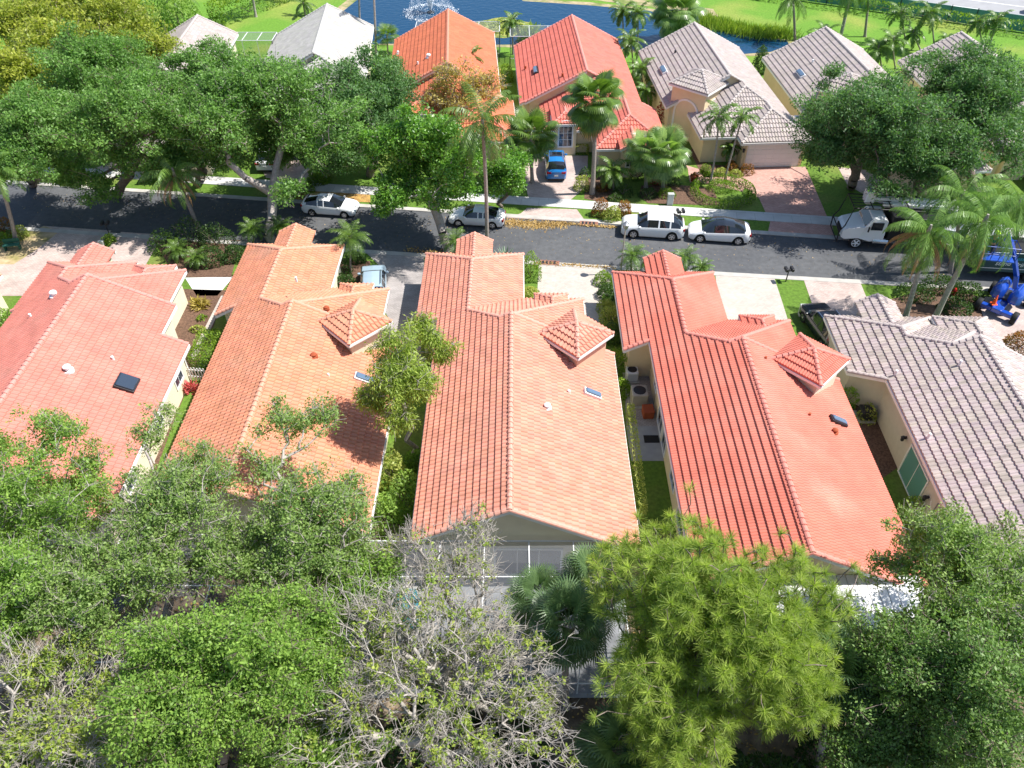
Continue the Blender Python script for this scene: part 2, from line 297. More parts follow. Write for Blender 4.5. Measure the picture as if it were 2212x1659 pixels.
HBASE = dict(m=.51, mh=.54, zR=5.79, wl=4.69, wl2=6.17, wr=6.31, wrs=None, L1=14.57, xA=.71, e=0., d=1.98, Lw=22.08, yN=17.07, yN2=None, yE=13.31, tx=3.79, ty=13.66, tr=2.22, tz=5.77, tze=4.95, tower=True, bay=True, porch=True, tw=.27, tc=.34, psw=1.1, pdz=.3, pdy=.15, pdx=-.15)
def house(name, loc, rot, label, tiles, wall, seed=1, amp=.07, t=.08, jit=.09, capm=None, **kw):
    P = dict(HBASE); P.update(kw); m, zR = P['m'], P['zR']
    root = thing(name, (loc[0], loc[1], 0), rot, label, 'house')
    wl, wl2, wr, L1, e, yN, yE, Lw, mh = (P[k] for k in ('wl','wl2','wr','L1','e','yN','yE','Lw','mh'))
    yN2 = P['yN2'] or yN; wrs = P['wrs'] or wr
    xA = -P['xA']; zA = zR-m*P['xA']; yA = L1+e; xB = xA-P['d']; yB = yA+P['d']; zB = zA-m*P['d']; zo = zR-m*wl2
    hw = wl2+xB; rr = wl2+xA; FRx = xB+hw; Cx = xA+rr; yV = yA+rr; yf = Lw+(zB-zo)/mh
    tw_, tc_ = P['tw'], P['tc']; rf = Roof(amp, t, seed, jit, tw_, tc_)
    # left-hand plane (d = -x, left normal = -y  -> u = -y)
    def flip(pts): return sorted([(-u, s) for u, s in pts], key=lambda q: q[0]) if False else [(-u, s) for u, s in reversed(pts)]
    up = [(0,0),(L1,0),(L1,-xA),(yA,-xA),(yB,-xB),(Lw,-xB),(yf,wl2)]
    if e < -.01: up = [(0,0),(L1,0),(L1,-xA+0),(L1+.01,-xA),(yB,-xB),(Lw,-xB),(yf,wl2)]
    lo = [(0,wl),(yN2,wl),(yN,wl2),(yf,wl2)]
    rf.plane((0,0), (-1,0), zR, m, flip(up), flip(lo))
    # right-hand plane of the main gable (d = +x, u = +y)
    rf.plane((0,0), (1,0), zR, m, [(0,0),(L1,0)], [(0,wr),(yE,wr),(yE,wrs),(L1,wrs)] if P['wrs'] else [(0,wr),(L1,wr)])
    # lower roof: planes falling right, forward, and the wing
    if yV > L1+.3:
        rf.plane((0,0), (1,0), zA+m*xA, m, [(L1-.3,xA),(max(yA,L1-.2),xA),(yV,Cx)], [(L1-.3,Cx),(yV,Cx)])
    # forward plane (d = +y, left normal = -x -> u = -x)
    zf = zA+m*yA
    rf.plane((0,0), (0,1), zf, m, flip([(xB,yB),(xA,yA),(Cx,yV)]), flip([(xB,yB),(FRx,yV),(Cx,yV)]))
    ys = sorted(set([yB, yV, Lw, yf]))
    fu = lambda y: xB if y <= Lw else xB+(y-Lw)/(yf-Lw)*hw
    fl_ = lambda y: min(FRx, xB+(y-yB)) 
    y_end = yf
    pts = [y for y in ys if fl_(y) >= fu(y)-1e-6]
    rf.plane((0,0), (1,0), zB+m*xB, m, [(y, fu(y)) for y in pts], [(y, fl_(y)) for y in pts])
    rf.plane((0,0), (0,1), zB+mh*Lw, mh, flip([(-wl2,yf),(xB,Lw),(FRx,yf)]), flip([(-wl2,yf),(FRx,yf)]))
    cb = CapSet()
    caps(cb, (0,0,zR), (0,L1,zR)); caps(cb, (xB,yB,zB), (xB,Lw,zB))
    caps(cb, (-wl2,yf,zo), (xB,Lw,zB)); caps(cb, (FRx,yf,zo), (xB,Lw,zB)); caps(cb, (xB,yB,zB), (xA,yA,zA)); caps(cb, (Cx,yV,zo), (xA,yA,zA))
    caps(cb, (-wl,.06,zR-m*wl), (0,.06,zR)); caps(cb, (wr,.06,zR-m*wr), (0,.06,zR)); caps(cb, (wrs,L1-.06,zR-m*wrs), (0,L1-.06,zR)); caps(cb, (xA,L1-.06,zA), (0,L1-.06,zR))
    caps(cb, (-wl2,yN+.05,zo), (-wl,yN2+.05,zR-m*wl))
    if P['wrs']: caps(cb, (wr,yE-.05,zR-m*wr), (wrs,yE-.05,zR-m*wrs))
    sx = (Cx+FRx)/2+P['pdx']; sy = yV+P['pdy']; sw = P['psw']; sz = zo+P['pdz']
    if P['porch']:
        # small hipped roof over the entry window, standing in the forward plane
        rf.plane((sx, sy-sw), (0,1), sz+m*sw, m, [(-sw,sw),(0,0),(sw,sw)], [(-sw,sw),(sw,sw)])
        rf.plane((sx, sy-sw), (1,0), sz+m*sw, m, [(-2.2,0),(0,0),(sw,sw)], [(-2.2,sw),(sw,sw)])
        rf.plane((sx, sy-sw), (-1,0), sz+m*sw, m, [(-sw,sw),(0,0),(2.2,0)], [(-sw,sw),(2.2,sw)])
        caps(cb, (sx+sw,sy,sz), (sx,sy-sw,sz+m*sw), r=.11); caps(cb, (sx-sw,sy,sz), (sx,sy-sw,sz+m*sw), r=.11); caps(cb, (sx,sy-sw-.9,sz+m*sw), (sx,sy-sw,sz+m*sw), r=.11)
    if P['bay']:
        gy, gw, gz = yf+1.0, 1.3, zB-.62
        yb = Lw+(zB-gz)/mh
        rf.plane((xB,0), (1,0), gz, m, [(yb,0),(gy,0)], [(yb,gw),(gy,gw)]); rf.plane((xB,0), (-1,0), gz, m, [(-gy,0),(-yb,0)], [(-gy,gw),(-yb,gw)])
        caps(cb, (xB,yb,gz), (xB,gy,gz), r=.12); caps(cb, (xB+gw,gy-.05,gz-m*gw), (xB,gy-.05,gz), r=.11); caps(cb, (xB-gw,gy-.05,gz-m*gw), (xB,gy-.05,gz), r=.11)
    roof = rf.build('roof', tiles, root); cb.build('ridge_cap', capm or tiles+'_cap', roof)
    # walls
    i = .42; wz = lambda s: zR-m*s-.06; wb = MB()
    def strip(ps):
        for (a, za), (c_, zc) in zip(ps[:-1], ps[1:]):
            wb.add([(a[0],a[1],-.05),(c_[0],c_[1],-.05),(c_[0],c_[1],zc),(a[0],a[1],za)], [(0,1,2,3)])
    zl = wz(wl-i); zL = wz(wl2-i); zr = wz(wr-i); zs = wz(wrs-i)
    ring = [((-wl+i,i),zl),((0,i),wz(0)),((wr-i,i),zr),((wr-i,(yE if P['wrs'] else L1)-i),zr)]
    if P['wrs']: ring += [((wrs-i,yE-i),zs),((wrs-i,L1-i),zs)]
    ring += [((Cx-i,L1-i),zL),((Cx-i,yV-i),zL),((FRx-i,yV-i),zL),((FRx-i,yf-i),zL),((-wl2+i,yf-i),zL),((-wl2+i,yN+i),zL),((-wl+i,yN2+i),zl),((-wl+i,i),zl)]
    strip(ring)
    wb.add([(xA,L1-.3,zo),(0,L1-.3,zo),(0,L1-.3,wz(0)),(xA,L1-.3,wz(-xA))], [(0,1,2,3)]); wb.add([(0,L1-.3,zo),(wrs-i,L1-.3,zo),(wrs-i,L1-.3,zs),(0,L1-.3,wz(0))], [(0,1,2,3)])
    if P['porch']: wb.prism([(sx-sw+.25,sy-2.2),(sx+sw-.25,sy-2.2),(sx+sw-.25,sy-.25),(sx-sw+.25,sy-.25)], -.05, sz-.05)
    if P['bay']:
        g2 = gw-.3; yy = gy-.3
        wb.add([(xB-g2,yy,0),(xB+g2,yy,0),(xB+g2,yy,gz-m*g2),(xB,yy,gz-.04),(xB-g2,yy,gz-m*g2)], [(0,1,2,3,4)])
        for sgn in (-1,1): wb.add([(xB+sgn*g2,yy,0),(xB+sgn*g2,yf-1,0),(xB+sgn*g2,yf-1,gz-m*g2),(xB+sgn*g2,yy,gz-m*g2)], [(0,1,2,3)])
    wb.build('wall', wall, root)
    # white fascia boards and gutters along every eave and rake
    fb = MB(); z_ = .0
    def fas(p, q): fb.beam(p, q, .1, .2, -.045)
    fas((-wl,0,zR-m*wl),(-wl,yN2,zR-m*wl)); fas((-wl2,yN,zo),(-wl2,yf,zo)); fas((-wl,yN2+.02,zR-m*wl),(-wl2,yN,zo)); fas((-wl2,yf,zo),(FRx,yf,zo)); fas((FRx,yf,zo),(FRx,yV,zo)); fas((FRx,yV,zo),(Cx,yV,zo)); fas((Cx,yV,zo),(Cx,L1,zo))
    fas((wr,0,zR-m*wr),(wr,yE if P['wrs'] else L1,zR-m*wr)); fas((-wl,.02,zR-m*wl),(0,.02,zR)); fas((0,.02,zR),(wr,.02,zR-m*wr)); fas((0,L1-.02,zR),(wrs,L1-.02,zR-m*wrs))
    if P['wrs']: fas((wrs,yE,zR-m*wrs),(wrs,L1,zR-m*wrs)); fas((wrs,yE-.02,zR-m*wrs),(wr,yE-.02,zR-m*wr))
    if P['bay']: fas((xB+gw,gy-.02,gz-m*gw),(xB,gy-.02,gz)); fas((xB-gw,gy-.02,gz-m*gw),(xB,gy-.02,gz))
    if P['porch']: fas((sx-sw,sy,sz),(sx+sw,sy,sz)); fas((sx-sw,sy-2,sz),(sx-sw,sy,sz)); fas((sx+sw,sy-2,sz),(sx+sw,sy,sz))
    # soffits under the eaves
    fb.add([(-wl,.05,zl-.2),(-wl+i,.05,zl-.2),(-wl+i,yN2,zl-.2),(-wl,yN2,zl-.2)], [(0,1,2,3)])
    fb.build('fascia', 'white_paint', root)
    if P['tower']:
        tx, ty, tr, tz, tze = (P[k] for k in ('tx','ty','tr','tz','tze')); a = tr/math.sqrt(2); q = math.sqrt(.5); mt = (tz-tze)/a
        tw = MB(); ins = tr-.38
        tw.prism([(tx+ins,ty),(tx,ty+ins),(tx-ins,ty),(tx,ty-ins)], -.05, tze+.02); two = tw.build('tower', P.get('towerwall', wall), root)
        tf = Roof(amp, t, seed+5, jit, tw_, tc_)
        for d in ((q,q),(q,-q),(-q,q),(-q,-q)): tf.plane((tx,ty), d, tz, mt, [(-a,a),(0,0),(a,a)], [(-a,a),(a,a)])
        tf.build('tower_roof', tiles, two); c2 = CapSet()
        for dx, dy in ((1,0),(0,1),(-1,0),(0,-1)): caps(c2, (tx+dx*tr,ty+dy*tr,tze), (tx,ty,tz), r=.12)
        c2.build('hip_cap', capm or tiles+'_cap', two)
        f2 = MB(); cs = [(tx+tr,ty,tze),(tx,ty+tr,tze),(tx-tr,ty,tze),(tx,ty-tr,tze)]
        for k in range(4): f2.beam(cs[k], cs[(k+1)%4], .1, .16, -.045)
        f2.build('tower_fascia', 'white_paint', two)
    P.update(root=root, roof=roof, xA_=xA, zA=zA, xB=xB, yB=yB, zB=zB, zo=zo, FRx=FRx, Cx=Cx, yV=yV, yf=yf, zw=lambda x: zR-m*abs(x), sx=sx, sy=sy, sz=sz, i=i)
    return P
def tmat(n, c, **k): mat(n, c, attr='tint', rough=.75, spec=.25, **k); k.pop('attr', None); mat(n+'_cap', tuple(min(1, x*.92+.07) for x in c), rough=.75, var=.08, scale=6)
tmat('red_tiles', (.55,.205,.16), var=.12, scale=1.1, c2=(.52,.23,.18), c2s=.4, c2r=(.5,.75)); tmat('orange_tiles', (.59,.255,.155), var=.12, scale=1.1, c2=(.52,.27,.18), c2s=.35, c2r=(.5,.75)); tmat('salmon_tiles', (.60,.26,.185), var=.13, scale=1.1, c2=(.54,.26,.19), c2s=.5, c2r=(.52,.75))
tmat('scarlet_tiles', (.58,.175,.125), var=.10, scale=.7, c2=(.60,.25,.19), c2s=.3, c2r=(.45,.8)); tmat('grey_pink_tiles', (.43,.36,.335), var=.10, scale=2)
tmat('deep_orange_tiles', (.55,.17,.09), var=.08, scale=.7); tmat('brick_red_tiles', (.58,.17,.13), var=.08, scale=.7); tmat('grey_tan_tiles', (.40,.345,.325), var=.10, scale=1.5)
tmat('white_grey_tiles', (.38,.365,.34), var=.08, scale=1.2); tmat('pale_pink_tiles', (.37,.32,.30), var=.08, scale=1.2)
H = {}
H[3] = house('tiled_house', (-.11,21.79), -.005, 'salmon tiled house in the middle of the near row with white framed slim skylight', 'salmon_tiles', 'pale_wall', 3, t=.085, towerwall='peach_wall', wl=4.69)
H[4] = house('tiled_house', (12.95,19.49), -.009, 'scarlet tiled house beside the grey tiled one, with air conditioners in its side yard', 'scarlet_tiles', 'cream_wall', 4, amp=.04, t=.085, jit=.04, tw=.17, tc=.37, towerwall='pale_wall')
H[2] = house('tiled_house', (-13.35,22.95), -.012, 'orange tiled house with tree shadow on its roof and the silver car before it', 'orange_tiles', 'pale_wall', 2, t=.075)
H[1] = house('tiled_house', (-26.51,23.57), .002, 'coral tiled house with a large dark skylight and two white roof vents', 'red_tiles', 'pale_wall', 6, amp=.055, t=.06, jit=.04, psw=1.4, wl=5.97, wl2=6.29, wrs=4.8, L1=16.66, xA=1.29, d=1.88, Lw=19.7, yN=16.97, yN2=16.9, yE=13.7, tower=False)
H[5] = house('tiled_house', (26.02,17.0), -.034, 'grey and pink tiled house at the right edge of the near row', 'grey_pink_tiles', 'beige_wall', 7, amp=.06, t=.065, jit=.14, tc=.40, psw=1.7, pdz=.45, pdy=.2, wl=4.79, wl2=6.39, L1=17.21, xA=1.29, d=1.73, Lw=19.76, yN=17.5, yN2=16.0, tower=False)
H[0] = house('tiled_house', (-40.2,24.6), .0, 'house cut off by the left picture edge, orange tile corner over white wall', 'orange_tiles', 'pale_wall', 9, tower=False, wrs=5.3, wr=6.3)
PI = math.pi
H['F5'] = house('tiled_house', (19.19,85.82), 3.208, 'grey tan tiled house across the street with white double garage door and twin palms', 'grey_tan_tiles', 'cream_wall', 11, psw=1.25, pdz=.75, pdy=.35, pdx=.1, tc=.42, amp=.06, t=.07, wl=5.29, wr=5.59, L1=14.05, xA=1.24, e=.98, d=1.68, Lw=18.17, tx=2.57, ty=13.47, tr=2.91, tz=6.15, tze=5.0, bay=False, porch=False)
H['F4'] = house('tiled_house', (6.43,88.12), 3.179, 'brick red tiled house across the street behind the blue car', 'brick_red_tiles', 'cream_wall', 12, psw=1.25, pdz=.75, pdy=.35, pdx=.1, tc=.42, amp=.06, t=.07, wl=5.17, wl2=6.58, wr=6.23, wrs=5.76, L1=15.25, xA=1.09, e=-.3, d=2.19, Lw=21.14, yN=16.49, yE=15.0, tower=False)
H['F3'] = house('tiled_house', (-6.98,89.97), 3.196, 'deep orange tiled house by the pond with a white screen frame behind it', 'deep_orange_tiles', 'cream_wall', 13, psw=1.25, pdz=.75, pdy=.35, pdx=.1, tc=.42, amp=.06, t=.07, wl=4.99, wr=6.12, L1=15.19, tower=False)
H['F6'] = house('tiled_house', (32.80,84.95), 3.191, 'grey tiled house with yellow side wall, partly behind the big dark oak', 'grey_tan_tiles', 'cream_wall', 14, psw=1.25, pdz=.75, pdy=.35, pdx=.1, tc=.42, amp=.06, t=.07, zR=5.64, wr=6.02, L1=13.35, tx=2.59, tr=2.91, tz=6.24, tze=4.97)
H['F7'] = house('tiled_house', (46.08,83.02), 3.178, 'grey tiled house at the far right, farthest along its row', 'grey_tan_tiles', 'cream_wall', 15, psw=1.25, pdz=.75, pdy=.35, pdx=.1, tc=.42, amp=.06, t=.07, wr=5.56)
H['F2'] = house('tiled_house', (-20.5,91.83), 3.218, 'pale whitish grey tiled house behind the oaks, left of the pond', 'white_grey_tiles', 'pale_wall', 16, amp=.012, t=.025, jit=.1, wl=4.8, wr=6.46, tower=False)
H['F1'] = house('tiled_house', (-33.87,88.34), 3.193, 'pinkish grey roofed house deep among the trees at the upper left', 'pale_pink_tiles', 'pale_wall', 17, amp=.012, t=.025, jit=.1, zR=5.73, wl=3.82, wr=5.34, tower=False)
# ---------------------------------------------------------------- drives, walks, lawns
def zof(p, py):
    """height at which a point standing over p shows at image row py"""
    th = CAM_P+math.atan((py-829.5)/CAM_F)
    return CAM_H-p[1]*math.tan(th)
def drive(name, pp, m, z=.045, kind='structure'): return sheet(name, G(*pp), z, m, kind)
drive('driveway', [(1164,566),(1325,577),(1318,612),(1300,640),(1306,735),(1262,800),(1185,800),(1160,650)], 'white_pavers')
drive('driveway', [(1545,594),(1672,600),(1690,655),(1716,738),(1640,760),(1560,720)], 'white_pavers')
drive('driveway', [(1735,603),(1856,606),(1874,650),(1905,720),(1830,800),(1787,742),(1756,663)], 'pink_pavers')
drive('driveway', [(792,548),(916,556),(912,680),(908,800),(820,800),(840,690),(800,610),(820,575)], 'grey_pavers')
drive('driveway', [(95,489),(241,499),(218,530),(160,572),(100,640),(0,640),(0,572),(55,556)], 'pink_pavers')
drive('driveway', [(262,502),(352,508),(300,600),(190,600),(228,545)], 'pink_pavers')
drive('walkway', [(400,601),(505,599),(470,640),(425,640)], 'pale_concrete', .05)
drive('driveway', [(1131,337),(1270,337),(1268,400),(1248,420),(1228,436),(1142,433),(1136,400)], 'pink_pavers')
drive('driveway_apron', [(1139,450),(1246,453),(1266,481),(1092,471),(1125,462)], 'pink_pavers')
drive('driveway', [(1628,361),(1740,361),(1786,468),(1655,463),(1640,430),(1600,398),(1490,395),(1485,362),(1530,380)], 'red_pavers')
drive('driveway_apron', [(1664,478),(1796,483),(1802,509),(1658,505)], 'red_pavers')
drive('driveway', [(240,352),(290,330),(330,345),(270,380),(205,398),(150,405),(175,375)], 'pink_pavers')
drive('driveway', [(555,345),(640,340),(680,395),(575,385)], 'pink_pavers'); drive('driveway', [(1810,362),(1870,368),(1990,440),(1900,440),(1830,400)], 'pink_pavers')
drive('driveway_apron', [(640,412),(700,418),(700,440),(655,438)], 'pink_pavers')
drive('walkway', [(1482,358),(1530,372),(1612,398),(1604,415),(1498,392)], 'red_pavers', .05)
drive('side_yard_pavers', [(1350,800),(1440,800),(1450,925),(1352,925)], 'grey_pavers', .05)
drive('patio_slab', [(1352,922),(1430,922),(1440,997),(1364,997)], 'grey_concrete', .06)
drive('side_lawn', [(1366,997),(1441,997),(1470,1130),(1382,1130)], 'lawn', .055)
drive('planting_bed', [(380,625),(492,628),(440,760),(380,900),(330,1040),(215,1060),(330,840)], 'mulch', .05)
drive('side_path', [(478,640),(490,640),(432,760),(420,780),(412,770)], 'white_pavers', .06)
drive('planting_bed', [(1835,880),(1870,860),(1940,1010),(1905,1035)], 'mulch', .05)
drive('side_lawn', [(1908,1036),(1945,1036),(2010,1180),(1985,1200)], 'lawn', .055)
drive('planting_bed', [(40,512),(95,489),(130,500),(80,540),(30,572),(0,572),(0,520)], 'sand', .05)
drive('planting_bed', [(1385,402),(1445,398),(1540,408),(1556,445),(1400,440),(1380,425)], 'mulch', .05)
drive('planting_bed', [(1265,385),(1300,380),(1330,420),(1310,440),(1262,430)], 'mulch', .048)
drive('planting_bed', [(1915,650),(2020,620),(2110,640),(2125,690),(1960,690)], 'mulch', .05)
drive('planting_bed', [(720,560),(800,565),(800,610),(745,625),(730,600)], 'mulch', .05)
drive('planting_bed', [(330,515),(520,520),(500,600),(380,600)], 'mulch', .05)
drive('planting_bed', [(1490,330),(1500,310),(1530,355),(1600,362),(1600,380),(1520,385)], 'mulch', .05)
drive('planting_bed', [(650,395),(800,420),(800,438),(640,432)], 'dry_leaves', .05)
drive('driveway', [(2110,640),(2212,650),(2212,840),(2150,735),(2090,700)], 'pink_pavers', .046)
# pond and its banks
mw = bpy.data.materials.new('pond_water'); mw.use_nodes = True; n = mw.node_tree; b_ = n.nodes['Principled BSDF']
b_.inputs['Base Color'].default_value = (.004,.042,.10,1); b_.inputs['Roughness'].default_value = .08; b_.inputs['Specular IOR Level'].default_value = .22
nz = n.nodes.new('ShaderNodeTexNoise'); nz.inputs['Scale'].default_value = 1.3; nz.inputs['Detail'].default_value = 4
tc_ = n.nodes.new('ShaderNodeTexCoord'); n.links.new(tc_.outputs['Object'], nz.inputs['Vector'])
bp = n.nodes.new('ShaderNodeBump'); bp.inputs['Strength'].default_value = .35; bp.inputs['Distance'].default_value = .15; n.links.new(nz.outputs[0], bp.inputs['Height']); n.links.new(bp.outputs[0], b_.inputs['Normal']); M['pond_water'] = mw
pond = G((735,30),(742,98),(830,95),(980,98),(1110,97),(1290,104),(1500,112),(1600,118),(1665,113),(1704,98),(1700,88),(1640,80),(1590,72),(1500,45),(1400,24),(1271,12),(1130,3))+[(-4,126),(-17,124),(-21,112)]
sheet('pond_water', pond, .05, 'pond_water')
def ring_pts(pts, k):
    c = Vector((sum(p[0] for p in pts)/len(pts), sum(p[1] for p in pts)/len(pts))); return [tuple(Vector(p[:2])+(Vector(p[:2])-c).normalized()*k) for p in pts]
mat('bank_sand', (.36,.29,.17), var=.2, scale=1.5, c2=(.16,.2,.05), c2s=.5, bump=.3)
sheet('pond_bank', ring_pts(pond, 1.3), .042, 'bank_sand')
sheet('pond_bank', G((1130,-4),(1271,0),(1400,14),(1480,34),(1560,46),(1540,20),(1380,0),(1250,-10)), .047, 'bank_sand')
# highway behind the green screen fence
HW = Vector((49.1, 107.0)); HD = Vector((.893, -.45)); HN = Vector((.45, .893))
hp = lambda a, b_: tuple(HW+HD*a+HN*b_)
sheet('highway', [hp(-60,1.2),hp(80,1.2),hp(80,60),hp(-60,60)], .06, 'highway_asphalt')
b = MB()
for k, off in enumerate((3.0, 6.8, 10.5)):
    for i in range(1 if k != 1 else 14):
        a0 = -50+i*9.5 if k == 1 else -60; a1 = a0+(3.2 if k == 1 else 140); b.add([(*hp(a0,off-.09),.066),(*hp(a1,off-.09),.066),(*hp(a1,off+.09),.066),(*hp(a0,off+.09),.066)], [(0,1,2,3)])
tag(b.build('lane_markings', 'white_paint'), kind='structure')
mat('green_mesh', (.10,.27,.24), var=.1, rough=.7)
fr = thing('screen_fence', (*hp(-20,0),0), math.atan2(HD.y,HD.x), 'teal green screen fence along the highway', 'fence'); b = MB()
b.beam((0,0,1.9),(75,0,1.9), .05, 1.8); b.build('screen', 'green_mesh', fr)
for k in range(26):
    p = MB(); x = k*3.; p.tube([(x,-.08,0),(x,-.08,2.05)], .05, 6); p.build('post', 'dark_metal', fr)

# ---------------------------------------------------------------- vegetation generators
leafmat('oak_leaf', (.065,.16,.03), (.24,.41,.10)); leafmat('dark_oak_leaf', (.05,.13,.04), (.18,.31,.11)); leafmat('yellow_leaf', (.13,.20,.02), (.44,.45,.07))
leafmat('ficus_leaf', (.05,.16,.02), (.23,.43,.06), trans=.3, rough=.35, spec=.5); leafmat('fresh_leaf', (.09,.19,.03), (.32,.47,.09)); leafmat('airy_leaf', (.10,.19,.04), (.33,.44,.13)); leafmat('near_oak_leaf', (.07,.155,.035), (.27,.40,.12))
leafmat('weeping_leaf', (.13,.22,.02), (.44,.52,.11)); leafmat('bud_leaf', (.15,.26,.04), (.42,.46,.09)); leafmat('pine_needle', (.04,.12,.02), (.48,.57,.12), trans=.4)
leafmat('palm_leaf', (.03,.09,.015), (.17,.27,.045), trans=.3, rough=.4, spec=.5); leafmat('queen_leaf', (.045,.13,.02), (.22,.36,.08), trans=.3, rough=.4, spec=.5); leafmat('fan_leaf', (.025,.07,.025), (.16,.25,.10), rough=.35, spec=.5); leafmat('pale_fan_leaf', (.05,.13,.03), (.28,.40,.12), rough=.35, spec=.6)
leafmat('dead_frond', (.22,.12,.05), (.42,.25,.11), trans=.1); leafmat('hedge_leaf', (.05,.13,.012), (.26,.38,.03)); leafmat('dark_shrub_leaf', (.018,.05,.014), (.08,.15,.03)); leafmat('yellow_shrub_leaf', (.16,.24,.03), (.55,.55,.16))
leafmat('red_shrub_leaf', (.09,.012,.012), (.45,.05,.045)); leafmat('croton_leaf', (.06,.09,.01), (.42,.13,.03)); leafmat('orange_leaf', (.30,.22,.06), (.56,.46,.14)); leafmat('pink_leaf', (.5,.06,.08), (.7,.2,.2)); leafmat('agave_leaf', (.10,.17,.12), (.30,.38,.26), trans=.05)
leafmat('reed_leaf', (.10,.20,.02), (.34,.42,.06)); leafmat('grass_tuft', (.08,.16,.02), (.2,.3,.05)); leafmat('dry_litter', (.26,.15,.04), (.55,.38,.14), trans=.05)
def unit(v): return v/np.maximum(np.linalg.norm(v, axis=-1, keepdims=True), 1e-9)
def leaf_quads(rs, P, size, up=.6, width=.5, dirs=None, tilt=None):
    """diamond leaves at points P; returns verts, faces"""
    n = len(P); d = unit(rs.normal(size=(n, 3)) if dirs is None else dirs+rs.normal(size=(n, 3))*.35)
    nn = unit(rs.normal(size=(n, 3))+np.array([0, 0, up*1.6])); s = unit(np.cross(d, nn)); L = size*(.5+1.1*rs.rand(n)**1.6)[:, None]
    V = np.stack([P-d*L*.5, P+s*L*width*.5, P+d*L*.5, P-s*L*width*.5], 1).reshape(-1, 3)
    return V, np.arange(4*n).reshape(n, 4)
def tubes(A, B, ra, rb, n=5):
    """tapered prisms for many edges at once"""
    d = unit(B-A); ref = np.where(np.abs(d[:, 2:3]) < .9, np.array([[0, 0, 1.]]), np.array([[1., 0, 0]])); s = unit(np.cross(d, ref)); u = np.cross(s, d)
    th = np.arange(n)*2*math.pi/n; c, sn = np.cos(th)[None, :, None], np.sin(th)[None, :, None]; off = s[:, None, :]*c+u[:, None, :]*sn
    V = np.concatenate([A[:, None, :]+off*ra[:, None, None], B[:, None, :]+off*rb[:, None, None]], 1).reshape(-1, 3)
    q = np.arange(n); q2 = (q+1) % n; f = np.stack([q, q2, q2+n, q+n], 1)
    return V, (f[None]+(np.arange(len(A))*2*n)[:, None, None]).reshape(-1, 4)
def crown_points(rs, n, rad, lobes=7, shell=.55, flat=0.):
    """points on a cluster of unequal sub-crowns filling an ellipsoid"""
    nb = lobes+7; c = unit(rs.normal(size=(nb, 3))+np.array([0, 0, .3]))*(.30+.44*rs.rand(nb, 1)); rb = .24+.22*rs.rand(nb)
    k = rs.choice(nb, n*2, p=rb**2/np.sum(rb**2)); d = unit(rs.normal(size=(n*2, 3))+np.array([0, 0, .25])); q = shell+(1-shell)*rs.rand(n*2)
    p = c[k]+d*(rb[k]*q)[:, None]; p = p[p[:, 2] > -.62][:n]; st = rs.rand(len(p)) < .07; p[st] *= 1.1+.18*rs.rand(st.sum(), 1)
    return p*np.array(rad)*1.06
def skeleton(rs, base, top, pts, r0, steps=5, wob=.25, mid=True):
    """trunk from base to top, then a branching tree that reaches every point"""
    N = [np.array(base, float)+(np.array(top, float)-np.array(base, float))*t+np.append(rs.normal(size=2)*wob*(0 < t < 1), 0) for t in np.linspace(0, 1, steps)]
    par = [-1]+list(range(steps-1)); cost = [np.linalg.norm(N[0]-n) for n in N]
    order = np.argsort(np.linalg.norm(pts-N[-1], axis=1)); ends = []
    arr = np.zeros((len(pts)*3+steps+2, 3)); arr[:steps] = N; cs = np.zeros(len(arr)); cs[:steps] = cost; cnt = steps; lo = max(1, steps-3)
    for i in order:
        p = pts[i]; dd = np.linalg.norm(arr[lo:cnt]-p, axis=1); j = int(np.argmin(dd+.35*cs[lo:cnt]))+lo
        if mid and dd[j-lo] > .5:
            q = (arr[j]+p)/2+rs.normal(size=3)*dd[j-lo]*.09; q[2] += dd[j-lo]*.05; arr[cnt] = q; cs[cnt] = cs[j]+dd[j-lo]*.5; par.append(j); j = cnt; cnt += 1
        arr[cnt] = p; cs[cnt] = cs[j]+np.linalg.norm(arr[j]-p); par.append(j); ends.append(cnt); cnt += 1
    load = np.zeros(cnt); load[ends] = 1
    for k in range(cnt-1, 0, -1): load[par[k]] += load[k]
    load = np.maximum(load, 1); rad = r0*(load/load[0])**.48
    k = np.arange(1, cnt); p_ = np.array(par)[1:]
    return arr[p_], arr[k], np.minimum(rad[p_], np.where(p_ == 0, r0, rad[k]*1.5)), rad[k], arr[ends]
TREES = {}
